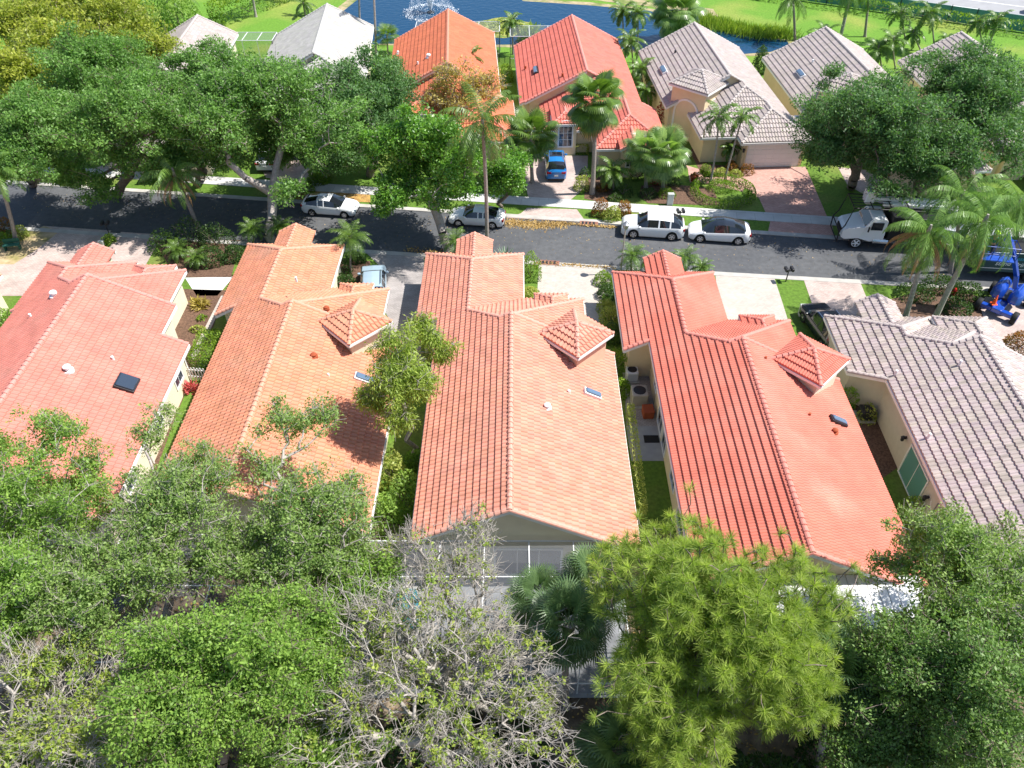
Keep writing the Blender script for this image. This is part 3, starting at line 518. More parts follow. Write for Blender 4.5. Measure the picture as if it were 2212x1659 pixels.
def tree(name, label, cat, base, cc, rad, leaf, bark='bark', n=120, per=100, size=.2, rc=.8, r0=.28, seed=1, fork=.45, group=None, up=.6, lobes=7, shell=.5, width=.5, droop=0., twig=3, tr=.012, clumpvar=.35, rz=.7, tuft=None, extra=None, lighter=0.):
    """base (x,y), cc crown centre (x,y,z), rad crown radii"""
    rs = np.random.RandomState(seed); base = np.array([base[0], base[1], 0.]); cc = np.array(cc, float)-base
    P = crown_points(rs, n, rad, lobes, shell)+cc
    if extra is not None: P = np.concatenate([P]+[crown_points(rs, k, r_, 4, .3)+np.array(c_)-base for k, c_, r_ in extra])
    top = cc*np.array([.5, .5, 0])+np.array([0, 0, max(1.2, (cc[2]-rad[2])*fork+cc[2]*.15)])
    A, B, ra, rb, E = skeleton(rs, (0, 0, -.1), top, P, r0)
    root = thing(name, base, 0, label, cat, group)
    ra = np.maximum(ra, tr); rb = np.maximum(rb, tr)
    V, F = tubes(A, B, ra, rb, 6)
    if twig:
        m = len(E)*twig; ee = np.repeat(E, twig, 0); od = np.repeat(unit(E-cc*np.array([1, 1, .8])), twig, 0)*.6+rs.normal(size=(m, 3))*.6; tt = ee+od*rc*.75; V2, F2 = tubes(ee, tt, np.full(m, tr), np.full(m, tr*.5), 3); F2 = F2+len(V); V = np.concatenate([V, V2]); F = [F, F2]
    np_mesh('trunk', V, F, bark, root, smooth=True)
    if per:
        if tuft: E = E[rs.rand(len(E)) < tuft]
        ne = len(E); cnt = np.maximum(2, (per*(1+rs.normal(size=ne)*.3)).astype(int)); idx = np.repeat(np.arange(ne), cnt); k = len(idx)
        o = unit(rs.normal(size=(k, 3)))*(rs.rand(k, 1)**.45); crs = (rc if not tuft else .27)*(.7+.6*rs.rand(ne)); L = E[idx]+o*crs[idx][:, None]*np.array([1, 1, rz])
        dirs = None
        if droop: dirs = unit(o+np.array([0, 0, -droop])); L[:, 2] -= droop*rs.rand(k)*.5
        V, F = leaf_quads(rs, L, size, up, width, dirs)
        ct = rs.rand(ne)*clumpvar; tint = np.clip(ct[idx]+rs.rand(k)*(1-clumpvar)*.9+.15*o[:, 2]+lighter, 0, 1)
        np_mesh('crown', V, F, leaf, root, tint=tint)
    return root
def frond_mesh(rs, az, el, L, droop, nl, ll, lw, hang=.35, tip=.25, rach=.02):
    """one feather frond: list of verts, faces"""
    ns = 12; p = np.zeros(3); P = [p.copy()]; a = el
    for k in range(ns): a -= droop/ns*(.5+k/ns); p = p+np.array([math.cos(az)*math.cos(a), math.sin(az)*math.cos(a), math.sin(a)])*L/ns; P.append(p.copy())
    P = np.array(P); T = unit(np.gradient(P, axis=0)); t = np.linspace(.1, .99, nl); pp = np.stack([np.interp(t, np.linspace(0, 1, ns+1), P[:, i]) for i in range(3)], 1); tt = unit(np.stack([np.interp(t, np.linspace(0, 1, ns+1), T[:, i]) for i in range(3)], 1))
    side = np.array([-math.sin(az), math.cos(az), 0.]); V = []; 
    ln = ll*np.clip(np.sin(math.pi*(t*.8+.14)), .3, 1)
    for sg in (-1, 1):
        d = unit(side*sg*.85+tt*.55+np.array([0, 0, -hang])+rs.normal(size=(nl, 3))*.12); e = pp+d*ln[:, None]*.55; d2 = unit(d+np.array([0, 0, -hang*1.2])); g = e+d2*ln[:, None]*.45; wv = tt*lw*.5
        V.append(np.stack([pp-wv*.6, pp+wv*.6, e+wv, e-wv, g+wv*.15, g-wv*.15], 1).reshape(-1, 3))
    V = np.concatenate(V); k = len(V)//6; base = (np.arange(k)*6)[:, None]; F = np.concatenate([base+np.array([[0, 1, 2, 3]]), base+np.array([[3, 2, 4, 5]])])
    ra = rach*(1-np.linspace(0, .85, ns)); RV, RF = tubes(P[:-1], P[1:], ra, ra*.9, 3)
    return np.concatenate([V, RV]), np.concatenate([F, RF+len(V)])
def fan_mesh(rs, az, el, pet, r, nseg=30, droop=.5, spread=5.2, w=.05):
    d = np.array([math.cos(az)*math.cos(el), math.sin(az)*math.cos(el), math.sin(el)]); s = np.array([-math.sin(az), math.cos(az), 0.]); u = np.cross(d, s); c = d*pet+np.array([0, 0, -.06*pet*pet]); V = []
    th = np.linspace(-spread/2, spread/2, nseg); dn = np.array([0, 0, -1.])
    dd = unit(d[None]*np.cos(th)[:, None]+s[None]*np.sin(th)[:, None]-.25*u[None]*np.cos(th*.5)[:, None]); ln = r*(1-.25*(np.abs(th)/(spread/2))**2); e = c+dd*ln[:, None]*.6; d2 = unit(dd+dn*droop); g = e+d2*ln[:, None]*.4; pv = unit(np.cross(dd, u+1e-3))*w*(r/.9)
    V = np.stack([c+dd*.02-pv*.15, c+dd*.02+pv*.15, e+pv, e-pv, g+pv*.15, g-pv*.15], 1).reshape(-1, 3); b0 = (np.arange(nseg)*6)[:, None]
    F = np.concatenate([b0+np.array([[0, 1, 2, 3]]), b0+np.array([[3, 2, 4, 5]])]); RV, RF = tubes(np.zeros((1, 3)), c[None], np.array([.018]), np.array([.012]), 3)
    return np.concatenate([V, RV]), np.concatenate([F, RF+len(V)])
def palm(name, label, base, top, kind='queen', n=20, L=3.6, seed=1, leaf=None, r=.16, dead=0, group=None, lean=None, bark='palm_bark', cat='palm tree', stems=None, elmin=-.5, boots=False):
    """base (x,y), top (x,y,z) of the trunk"""
    rs = np.random.RandomState(seed); root = thing(name, (base[0], base[1], 0), 0, label, cat, group)
    tb = np.array([top[0]-base[0], top[1]-base[1], top[2]]); mid = tb*.5+np.array([rs.normal()*.12, rs.normal()*.12, 0]); m = MB(); z = tb[2]
    ts = [0, .06, .2, .4, .6, .8, 1]; pts = [tuple(((1-t)**2)*np.zeros(3)+2*t*(1-t)*mid+t*t*tb) for t in ts]; rr = [r*1.5, r*1.15, r, r*.95, r*.9, r*.88, r*.8]
    if boots: rr[-2] = r*1.5; rr[-1] = r*1.8
    m.tube(pts, rr, 9)
    if kind in ('queen', 'coco', 'areca'): m.tube([tuple(tb), tuple(tb+np.array([0, 0, .5]))], [r*.8, r*.4], 8)
    m.build('trunk', bark, root, smooth=True)
    VV = []; FF = []; TT = []; k0 = 0; dv = []; df = []; dk = 0
    for i in range(n+dead):
        az = i*2.39996+rs.normal()*.15; q = i/max(1, n-1)
        if i >= n: q = 1.0; az = -1.57+(i-n-dead/2)*.55+rs.normal()*.2
        el = 1.35-(1.35-elmin)*q**.8+rs.normal()*.08
        if kind == 'fan':
            V, F = fan_mesh(rs, az, el if i < n else -1.2, L*(.5+.25*rs.rand()), L*.55, 32, droop=.35+1.1*q, w=.019*L)
        else:
            Ld = L*(.85+.25*rs.rand())*(1 if i < n else .9); nl = {'coco': 42, 'queen': 60, 'areca': 26, 'pygmy': 26}[kind]
            dr = {'coco': 1.5, 'queen': 1.9, 'areca': 1.6, 'pygmy': 1.5}[kind]; ll = {'coco': .75, 'queen': .8, 'areca': .48, 'pygmy': .28}[kind]*(L/{'coco': 3.6, 'queen': 3.6, 'areca': 2.0, 'pygmy': 1.3}[kind])
            V, F = frond_mesh(rs, az, el if i < n else -.1, Ld, dr*(1 if i < n else .9), nl, ll*(1 if i < n else .55), {'coco': .06, 'queen': .042, 'areca': .07, 'pygmy': .035}[kind]*(1.25 if kind == 'areca' else 1), hang={'coco': .55, 'queen': .75, 'areca': .25, 'pygmy': .2}[kind]+(.8 if i >= n else 0), rach=.02 if kind != 'pygmy' else .012)
        if i < n: VV.append(V); FF.append(F+k0); k0 += len(V); TT.append(np.clip(rs.rand(len(F))*.6+.35*(1-q)+.1*rs.rand(), 0, 1))
        else: dv.append(V); df.append(F+dk); dk += len(V)
    np_mesh('fronds', np.concatenate(VV)+tb, np.concatenate(FF), leaf or {'fan': 'fan_leaf', 'queen': 'queen_leaf'}.get(kind, 'palm_leaf'), root, tint=np.concatenate(TT))
    if dead:
        F = np.concatenate(df); o = np_mesh('dead_fronds', np.concatenate(dv)+tb-np.array([0, 0, .2]), F, 'dead_frond', root, tint=rs.rand(len(F))); o['label'] = 'brown dead fronds hanging under the crown'
    return root
def shrub(name, label, c, rx, ry, h, leaf, n=900, size=.13, seed=1, box=False, group=None, cat='shrub', z=0., rz=0., hollow=0., per=None, up=.5, spiky=False):
    rs = np.random.RandomState(seed); root = thing(name, (c[0], c[1], z), rz, label, cat, group); d = unit(rs.normal(size=(n, 3))); d[:, 2] = np.abs(d[:, 2])
    if box:
        p = rs.rand(n, 3)*2-1; p[:, 2] = (p[:, 2]+1)/2; ax = rs.choice(3, n, p=[.28, .28, .44]); 
        for a in (0, 1): k = ax == a; p[k, a] = np.sign(p[k, a])*(.93+.1*rs.rand(k.sum()))
        k = ax == 2; p[k, 2] = .93+.09*rs.rand(k.sum()); p *= np.array([rx, ry, h])
    else:
        nb = 9; lb = unit(rs.normal(size=(nb, 3))+np.array([0, 0, .5])); f = .78+.25*np.clip((d @ lb.T).max(1), 0, 1)**6; rr = (1-.35*rs.rand(n)**2)*f; p = d*rr[:, None]*np.array([rx, ry, h])
        if spiky: p *= (.5+.7*rs.rand(n))[:, None]
    if hollow: a = np.arctan2(p[:, 1], p[:, 0]); 
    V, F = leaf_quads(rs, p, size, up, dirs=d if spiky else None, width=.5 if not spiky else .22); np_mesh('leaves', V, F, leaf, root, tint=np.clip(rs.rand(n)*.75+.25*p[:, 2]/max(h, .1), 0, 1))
    # woody core so that the plant is not hollow
    m = MB(); k = 6
    for i in range(k): a = 2*math.pi*i/k+rs.rand(); m.tube([(0,0,0),(math.cos(a)*rx*.35,math.sin(a)*ry*.35,h*.45),(math.cos(a)*rx*.6,math.sin(a)*ry*.6,h*.75)], [.03,.02,.01], 4)
    m.build('stems', 'bark', root); return root
def hedge_ring(name, label, c, r, w, h, leaf, n, size, seed, a0=0., a1=6.2832, cat='hedge', sy=1.):
    rs = np.random.RandomState(seed); root = thing(name, (c[0], c[1], 0), 0, label, cat); a = a0+(a1-a0)*rs.rand(n); b = rs.rand(n)*math.pi; q = .85+.2*rs.rand(n)
    rr = r+np.cos(b)*w*.5*q; z = h*(.45+.55*np.sin(b)*q)*np.where(rs.rand(n) < .35, rs.rand(n), 1); P = np.stack([rr*np.cos(a), rr*np.sin(a)*sy, z], 1); V, F = leaf_quads(rs, P, size, .5); np_mesh('leaves', V, F, leaf, root, tint=rs.rand(n))
    m = MB(); 
    for i in range(40): t = a0+(a1-a0)*i/40; m.tube([(r*math.cos(t), r*math.sin(t)*sy, 0), (r*math.cos(t), r*math.sin(t)*sy, h*.7)], .03, 4)
    m.build('stems', 'bark', root); return root
def hedge_line(name, label, p, q, w, h, leaf, n, size, seed, cat='hedge'):
    p = Vector(p[:2]); q = Vector(q[:2]); c = (p+q)/2; d = q-p; return shrub(name, label, c, d.length/2, w/2, h, leaf, n, size, seed, box=True, cat=cat, rz=math.atan2(d.y, d.x))
# ---------------------------------------------------------------- trees
def g2(px, py, z=0): v = at(px, py, z); return (v.x, v.y)
def c3(px, py, z): v = at(px, py, z); return (v.x, v.y, v.z)
OAK = dict(n=300, per=165, size=.20, rc=.85, r0=.38, lobes=12, shell=.5)
GO = 'street oaks'
tree('oak_tree', 'big round oak over the parked white hatchback, forked pale trunk at the street', 'tree', g2(590,524), c3(575,255,8.6), (6.9,5.8,4.0), 'oak_leaf', bark='pale_bark', seed=11, group=GO, **{**OAK, 'n':420}, extra=[(16, c3(690,330,6.5), (1.8,1.8,1.5)), (14, c3(470,330,6.5), (2,2,1.6)), (12, c3(625,420,4.5), (1.2,1,1.4)), (12, c3(735,330,4.5), (1,1,1))])
tree('oak_tree', 'oak over the shaded driveways at the left, with a low hanging branch', 'tree', g2(250,420), c3(300,275,8), (6.2,5.4,3.8), 'oak_leaf', seed=12, group=GO, **OAK, extra=[(22, c3(218,408,3.6), (1.5,1.3,1.6)), (12, c3(350,350,5.5), (1.8,1.5,1.2))])
tree('oak_tree', 'oak at the left edge above the shaded road', 'tree', g2(70,400), c3(75,300,7), (5.6,5.2,3.6), 'oak_leaf', seed=13, group=GO, **OAK, extra=[(14, c3(125,370,4), (2.4,1.5,1.4)), (10, c3(20,365,4.5), (1.6,1.5,1.4))])
tree('oak_tree', 'oak in the second row, left of the small pinkish grey roof', 'tree', g2(180,260), c3(235,170,7.5), (5.4,5,3.6), 'oak_leaf', seed=14, group=GO, **OAK)
tree('oak_tree', 'oak in front of the whitish grey roof', 'tree', g2(480,260), c3(460,175,7.0), (5.2,4.5,3.3), 'oak_leaf', seed=15, group=GO, **OAK)
tree('oak_tree', 'darker oak between the big round oak and the bright ficus', 'tree', g2(800,380), c3(795,225,6.8), (4.6,4.6,3.6), 'dark_oak_leaf', seed=16, group=GO, **OAK, extra=[(12, c3(850,160,6), (1.3,1,1.3)), (10, c3(700,225,6), (1.5,1.5,1.5))])
tree('oak_tree', 'huge dark oak hiding the entrance of the grey house, left half of the pair', 'tree', g2(1838,405), c3(1880,275,7.6), (6.0,5.6,4.0), 'dark_oak_leaf', seed=17, group=GO, **{**OAK,'n':380}, extra=[(20, c3(1775,345,4.6), (2.2,1.6,1.5)), (16, c3(1935,395,5), (3,1.8,1.4)), (10, c3(1800,170,7), (1.4,1.2,1.2))])
tree('oak_tree', 'huge dark oak at the right edge above the queen palms', 'tree', g2(2120,440), c3(2085,230,8.4), (6.6,5.8,4.0), 'dark_oak_leaf', seed=18, group=GO, **{**OAK,'n':420}, extra=[(14, c3(2190,330,6), (2,2,1.6)), (12, c3(2010,360,5.5), (2,1.6,1.4))])
tree('oak_tree', 'oak behind the big round oak, over the shaded front gardens', 'tree', g2(620,330), c3(610,300,5.2), (4.6,3.4,2.8), 'oak_leaf', seed=24, group=GO, **{**OAK,'n':240})
tree('oak_tree', 'oak filling the gap left of the big round oak, over the sidewalk', 'tree', g2(430,385), c3(440,320,5.6), (4.0,3.0,2.8), 'oak_leaf', seed=25, group=GO, **{**OAK,'n':220}, extra=[(16, c3(330,380,4.0), (1.6,1.2,1.2)), (16, c3(160,385,4.0), (2.2,1.2,1.3))])
tree('oak_tree', 'low oak between the round oak and ficus, behind the hatchback', 'tree', g2(700,365), c3(705,320,4.6), (3.4,2.6,2.4), 'dark_oak_leaf', seed=26, group=GO, **{**OAK,'n':180})
tree('oak_tree', 'dark oak in the middle of the right hand crowns, over the truck boom', 'tree', g2(2000,430), c3(1975,330,6.2), (4.6,3.4,3.0), 'dark_oak_leaf', seed=19, group=GO, **OAK, extra=[(20, c3(2080,350,6.5), (2.2,1.8,1.6)), (16, c3(2190,250,6.5), (2,2,2))])
for k, (px, py, zc, r_) in enumerate([(45,60,7,6.0),(165,100,7,5.2),(60,175,6.5,5.2),(255,45,6.5,5.0),(325,110,5.5,4.0),(150,10,7,5.5)]):
    tree('yellow_tree', ['yellow green tree in the top left corner', 'yellow green tree, middle of the top left group', 'yellow green tree, lowest of the top left group by the picture edge', 'yellow green tree behind the middle of the top left group', 'small yellow green tree left of the pinkish grey roof', 'yellow green tree at the top edge, second from the left corner'][k], 'tree', g2(px, py+90), c3(px, py, zc), (r_, r_*.9, 3.2), 'yellow_leaf', seed=30+k, group='yellow green trees', n=150, per=120, size=.28, rc=1.0, r0=.25, clumpvar=.6)
tree('ficus_tree', 'bright green ficus with dense billowing crown and pale forked trunk at the near kerb', 'tree', g2(968,553), c3(930,358,6.0), (4.7,4.4,3.7), 'ficus_leaf', bark='pale_bark', n=150, per=330, size=.22, rc=.95, r0=.36, seed=21, lobes=14, shell=.7, twig=1, clumpvar=.25, extra=[(14, c3(830,430,4.5), (1.6,1.3,1.2)), (14, c3(985,400,5), (1.3,1.3,1.1))])
tree('ficus_tree', 'darker rounded tree left of the driveway with the blue car', 'tree', g2(1085,448), c3(1085,385,3.6), (2.1,2.0,2.1), 'ficus_leaf', n=60, per=240, size=.2, rc=.75, r0=.16, seed=22, lobes=9, shell=.65)
tree('flowering_tree', 'half bare tree with pinkish brown twigs and orange yellow leaves behind the ficus', 'tree', g2(1000,262), c3(1005,208,4.2), (4.3,3.2,2.6), 'orange_leaf', bark='pale_bark', n=230, per=60, size=.2, rc=.7, r0=.2, seed=23, twig=9, clumpvar=.6)
# the wood of small-leaved trees at the bottom of the picture
NT = dict(rc=.50, twig=5, tr=.011, lobes=14, shell=.55)
tree('live_oak', 'bright green small leaved tree at the left edge, branches over the coral roof', 'tree', g2(40,1330), c3(105,1090,7.6), (3.9,3.3,3.2), 'fresh_leaf', bark='pale_bark', n=348, per=125, size=.118, r0=.2, seed=41, group='near trees', **NT, extra=[(26, c3(95,935,8.6), (1.8,1.3,1.3)), (16, c3(200,1010,7.5), (1.0,1.2,1)), (14, c3(10,960,8), (.9,1,1.1))])
tree('live_oak', 'bright green tree at the left edge below the coral roof', 'tree', g2(-10,1500), c3(25,1290,7.8), (2.7,2.6,2.6), 'fresh_leaf', bark='pale_bark', n=217, per=150, size=.118, r0=.17, seed=42, group='near trees', **NT)
tree('mahogany_tree', 'airy grey green tree between the coral and orange roofs', 'tree', g2(330,1400), c3(390,1130,7.8), (3.2,3.2,2.9), 'airy_leaf', bark='pale_bark', n=348, per=95, size=.118, r0=.2, seed=43, group='near trees', **NT, extra=[(28, c3(335,930,8.0), (1.3,1.6,1.2)), (14, c3(410,1000,8), (1.2,1,.9))])
tree('mahogany_tree', 'airy grey green tree with a limb reaching over the orange roof', 'tree', g2(690,1420), c3(665,1150,8.0), (3.3,3.2,3.0), 'airy_leaf', bark='pale_bark', n=362, per=100, size=.118, r0=.22, seed=44, group='near trees', **NT, extra=[(44, c3(615,915,8.6), (1.9,1.3,1.4)), (20, c3(700,890,8.6), (1.2,.8,.9)), (20, c3(560,1010,8), (1.5,1.1,1)), (18, c3(760,1060,7.5), (1.0,1,1))])
tree('live_oak', 'dense bright green tree at the bottom, left of the bare tree', 'tree', g2(480,1700), c3(470,1450,8.6), (3.9,3.1,3.4), 'fresh_leaf', bark='bark', n=478, per=165, size=.118, r0=.22, seed=45, group='near trees', **{**NT, 'lobes':14}, extra=[(30, c3(590,1330,8.6), (1.6,1.4,1.3)), (30, c3(420,1600,8), (1.8,1.2,1.5))])
tree('live_oak', 'bright green tree close to the left side of the bare tree', 'tree', g2(640,1640), c3(660,1420,7.6), (2.3,2.6,2.6), 'fresh_leaf', n=217, per=140, size=.118, r0=.17, seed=46, group='near trees', **NT)
tree('live_oak', 'grey green tree between the airy trees above the dense bright one', 'tree', g2(250,1500), c3(235,1290,7.4), (2.8,2.5,2.5), 'airy_leaf', bark='pale_bark', n=246, per=120, size=.118, r0=.17, seed=47, group='near trees', **NT)
BARE = dict(rc=.5, twig=4, tr=.010, lobes=7, shell=.1, rz=1, width=.6)
tree('bare_tree', 'half bare grey tree with yellow green tufts in the bottom left corner', 'tree', g2(140,1800), c3(135,1530,6.8), (4.8,3.6,2.6), 'bud_leaf', bark='bare_bark', n=1000, per=50, tuft=.36, size=.12, r0=.2, seed=48, group='half bare trees', **BARE)
tree('bare_tree', 'large half bare grey tree in the bottom middle, tangled pale branches', 'tree', g2(960,1800), c3(930,1450,6.8), (6.3,4.2,2.8), 'bud_leaf', bark='bare_bark', n=1900, per=42, tuft=.2, size=.12, r0=.42, seed=49, group='half bare trees', **BARE, extra=[(160, c3(1150,1560,6.4), (2.6,2.0,1.6)), (160, c3(760,1580,6.4), (2.6,1.8,1.6)), (120, c3(950,1600,6.4), (2.4,1.6,1.6))])
tree('bare_tree', 'half bare tree in front of the pool screen, thin pale top branches', 'tree', g2(960,1460), c3(985,1260,7.0), (2.9,2.4,2.4), 'bud_leaf', bark='bare_bark', n=430, per=24, tuft=.16, size=.11, r0=.17, seed=50, group='half bare trees', **BARE, extra=[(90, c3(865,1190,7.4), (1.3,1.1,1.5)), (80, c3(1030,1150,7.8), (1.4,.9,1.3))])
tree('live_oak', 'low green tree at the bottom edge left of the bare branches', 'tree', g2(660,1800), c3(660,1640,5.0), (2.6,1.6,1.6), 'fresh_leaf', n=159, per=150, size=.118, r0=.15, seed=55, group='near trees', **NT)
tree('live_oak', 'low green tree at the bottom edge in the left corner', 'tree', g2(250,1850), c3(270,1680,5.2), (2.9,1.6,1.5), 'airy_leaf', n=159, per=150, size=.118, r0=.15, seed=56, group='near trees', **NT)
tree('mahogany_tree', 'grey green tree over the screen frame behind the orange house', 'tree', g2(520,1480), c3(525,1215,7.0), (2.3,2.2,2.0), 'airy_leaf', bark='pale_bark', n=190, per=110, size=.118, r0=.15, seed=59, group='near trees', **NT)
tree('live_oak', 'green tree half under the big bare tree, beside the pool', 'tree', g2(760,1500), c3(785,1290,6.2), (1.9,2.0,2.0), 'fresh_leaf', n=159, per=130, size=.118, r0=.14, seed=57, group='near trees', **NT)
tree('live_oak', 'dark tree at the bottom edge right of the pine', 'tree', g2(1900,1800), c3(1930,1640,5.4), (3.0,1.9,2.0), 'near_oak_leaf', n=230, per=150, size=.118, r0=.16, seed=58, group='near trees', **NT)
for k_, (px_, py_) in enumerate([(1800,1650),(1680,1700),(1560,1690),(2050,1690),(880,1640),(1060,1660),(640,1660),(420,1700),(60,1690),(960,1560),(1120,1600)]):
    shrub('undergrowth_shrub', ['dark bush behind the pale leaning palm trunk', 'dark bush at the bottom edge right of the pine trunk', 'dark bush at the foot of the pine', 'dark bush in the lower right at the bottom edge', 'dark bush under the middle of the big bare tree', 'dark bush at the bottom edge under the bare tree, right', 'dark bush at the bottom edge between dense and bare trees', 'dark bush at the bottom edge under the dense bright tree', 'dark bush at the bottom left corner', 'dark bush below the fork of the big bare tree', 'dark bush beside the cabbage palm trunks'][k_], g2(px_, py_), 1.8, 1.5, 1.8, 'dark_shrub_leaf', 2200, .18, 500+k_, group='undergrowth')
tree('live_oak', 'dark green tree filling the lower right corner', 'tree', g2(2150,1700), c3(2110,1490,8.0), (3.9,3.0,3.2), 'near_oak_leaf', n=391, per=160, size=.118, r0=.25, seed=51, group='near trees', **NT)
tree('live_oak', 'grey green tree in front of the grey roof at the right edge', 'tree', g2(2090,1480), c3(2070,1270,8.0), (3.6,3.1,3.2), 'airy_leaf', bark='pale_bark', n=377, per=135, size=.118, r0=.25, seed=52, group='near trees', **NT, extra=[(26, c3(1990,1150,8.4), (1.6,1,1)), (18, c3(1930,1230,7.8), (.9,.9,1)), (12, c3(2170,1150,8), (1,.8,.8))])
tree('live_oak', 'dark tree between the pine and the lower right corner', 'tree', g2(1870,1640), c3(1905,1440,6.8), (2.3,2.4,2.4), 'near_oak_leaf', n=246, per=150, size=.118, r0=.2, seed=53, group='near trees', **NT, extra=[(20, c3(1960,1560,6.5), (1.8,1.2,1.5))])
tree('weeping_tree', 'light green weeping tree standing between the orange and salmon houses', 'tree', g2(885,985), c3(880,800,7.4), (2.25,2.2,2.7), 'weeping_leaf', bark='pale_bark', n=170, per=150, size=.17, rc=.55, r0=.13, seed=54, droop=.8, width=.3, twig=4, extra=[(26, c3(955,745,7.6), (1.0,.8,1.0)), (20, c3(910,700,8), (.7,.6,.8)), (16, c3(860,910,5.6), (.8,.7,1.0)), (18, c3(800,860,6.4), (.7,.7,.8))])
for k, (px, py, h, r_) in enumerate([(845,1010,2.6,1.1),(880,1070,3.0,1.3),(835,1110,2.6,1.1),(895,985,1.6,.8)]):
    shrub('tall_shrub', ['tall green shrub in the gap between orange and salmon roofs, under the weeping tree', 'tall green shrub in the roof gap, beside the salmon house', 'tall green shrub at the lower end of the roof gap', 'small shrub at the foot of the weeping tree'][k], g2(px, py, 1.2), r_, r_, h, 'fresh_leaf' if k % 2 else 'yellow_shrub_leaf' if k == 0 else 'fresh_leaf', 1500, .16, 60+k, group='shrubs in the roof gap')
def pine(label, base, cc, rad, n, seed):
    rs = np.random.RandomState(seed); base = np.array([base[0], base[1], 0.]); cc = np.array(cc)-base; P = crown_points(rs, n, rad, 13, .55)+cc
    A, B, ra, rb, E = skeleton(rs, (0,0,-.1), cc*np.array([.6,.6,.75]), P, .3); root = thing('pine_tree', base, 0, label, 'pine tree'); V, F = tubes(A, B, np.maximum(ra,.02), np.maximum(rb,.015), 6); np_mesh('trunk', V, F, 'bark', root, smooth=True)
    k = 84; ne = len(E); idx = np.repeat(np.arange(ne), k); ax = unit(E-cc*np.array([1,1,.7])+np.array([0,0,1.0])); d = unit(rs.normal(size=(ne*k, 3))+ax[idx]*.9); L = (.27+.15*rs.rand(ne*k))[:, None]; L *= (.8+.4*rs.rand(ne))[idx][:, None]
    o = E[idx]-ax[idx]*.10*rs.rand(ne*k)[:, None]; s = unit(np.cross(d, rs.normal(size=(ne*k, 3))))*.009; V = np.stack([o-s*.7, o+s*.7, o+d*L+s*.5-np.array([0,0,.06]), o+d*L-s*.5-np.array([0,0,.06])], 1).reshape(-1, 3); F = np.arange(4*ne*k).reshape(-1, 4)
    np_mesh('crown', V, F, 'pine_needle', root, tint=np.clip(rs.rand(ne)[idx]*.4+rs.rand(ne*k)*.3+.12+.22*(d*ax[idx]).sum(1), 0, 1)); return root
pine('broad pine with long yellow green needle tufts in front of the scarlet house', g2(1520,1700), c3(1530,1395,7.6), (5.0,4.3,4.4), 2700, 71)
# ---------------------------------------------------------------- palms
def pm(name, label, b, tp, **k):
    base = g2(*b); z = zof(base, tp[1]); th = at(tp[0], tp[1], z); return palm(name, label, base, (th.x, th.y, z), **k)
pm('coconut_palm', 'tall coconut palm in front of the ficus, its trunk crossing the white coupe', (1052,560), (1042,262), kind='coco', n=22, L=3.7, seed=1, r=.15, elmin=-.7)
pm('fan_palm', 'short fan palm between the coconut palm and the brick red roof', (1150,395), (1146,290), kind='fan', n=34, L=2.3, seed=2, elmin=-.9, leaf='palm_leaf')
pm('fan_palm', 'tall fan palm with a brown skirt beside the driveway of the blue car', (1279,419), (1284,212), kind='fan', n=34, L=2.4, seed=3, r=.19, elmin=-.9, dead=12, leaf='palm_leaf')
pm('fan_palm', 'pale green fan palm in front of the brick red house, near its lawn', (1432,408), (1436,330), kind='fan', n=40, L=2.2, seed=4, elmin=-1.0, leaf='pale_fan_leaf')
pm('fan_palm', 'darker fan palm leaning on the left of the pale green one', (1395,405), (1396,325), kind='fan', n=26, L=2.0, seed=5, elmin=-.8, leaf='pale_fan_leaf')
pm('areca_palm', 'bushy feather palm under the eave of the brick red house', (1326,410), (1324,368), kind='areca', n=26, L=1.9, seed=6, r=.08, leaf='palm_leaf')
GT = 'twin palms in the round hedge'
pm('christmas_palm', 'left one of the twin palms rising from the round hedge', (1534,398), (1553,252), kind='areca', n=15, L=2.0, seed=7, r=.09, group=GT, bark='pale_bark')
pm('christmas_palm', 'right leaning one of the twin palms rising from the round hedge', (1564,392), (1604,252), kind='areca', n=15, L=2.0, seed=8, r=.08, group=GT, bark='pale_bark')
pm('coconut_palm', 'small coconut palm in front of the deep orange roof', (1014,212), (1012,128), kind='coco', n=17, L=2.4, seed=9, elmin=-.4)
pm('coconut_palm', 'palm at the left edge with yellowish drooping fronds and a curved trunk', (36,528), (-8,365), kind='coco', n=18, L=2.9, seed=10, r=.15, leaf='queen_leaf')
pm('queen_palm', 'palm with brown dead fronds over the shaded road, its trunk in dark shrubs', (434,508), (376,375), kind='queen', n=18, L=3.0, seed=11, dead=10, elmin=-.6)
GQ = 'queen palms by the tree lift'
pm('queen_palm', 'queen palm in front of the white truck, with long brown dead fronds', (1956,684), (2006,500), kind='queen', n=28, L=3.7, seed=12, r=.17, dead=8, group=GQ, elmin=-.9, bark='pale_bark')
pm('queen_palm', 'queen palm with a leaning grey trunk beside the blue lift basket', (2018,690), (2128,478), kind='queen', n=26, L=3.7, seed=13, r=.19, dead=2, group=GQ, elmin=-.8, bark='pale_bark')
pm('queen_palm', 'queen palm farthest back of the group, upright fronds below the dark oak', (2052,588), (2078,425), kind='queen', n=26, L=3.6, seed=14, r=.15, group=GQ, elmin=-.5)
pm('queen_palm', 'queen palm cut by the right edge behind the lift', (2196,560), (2200,440), kind='queen', n=24, L=3.5, seed=15, r=.15, group=GQ, elmin=-.6)
PYG = 'pygmy date palms along the near kerb'
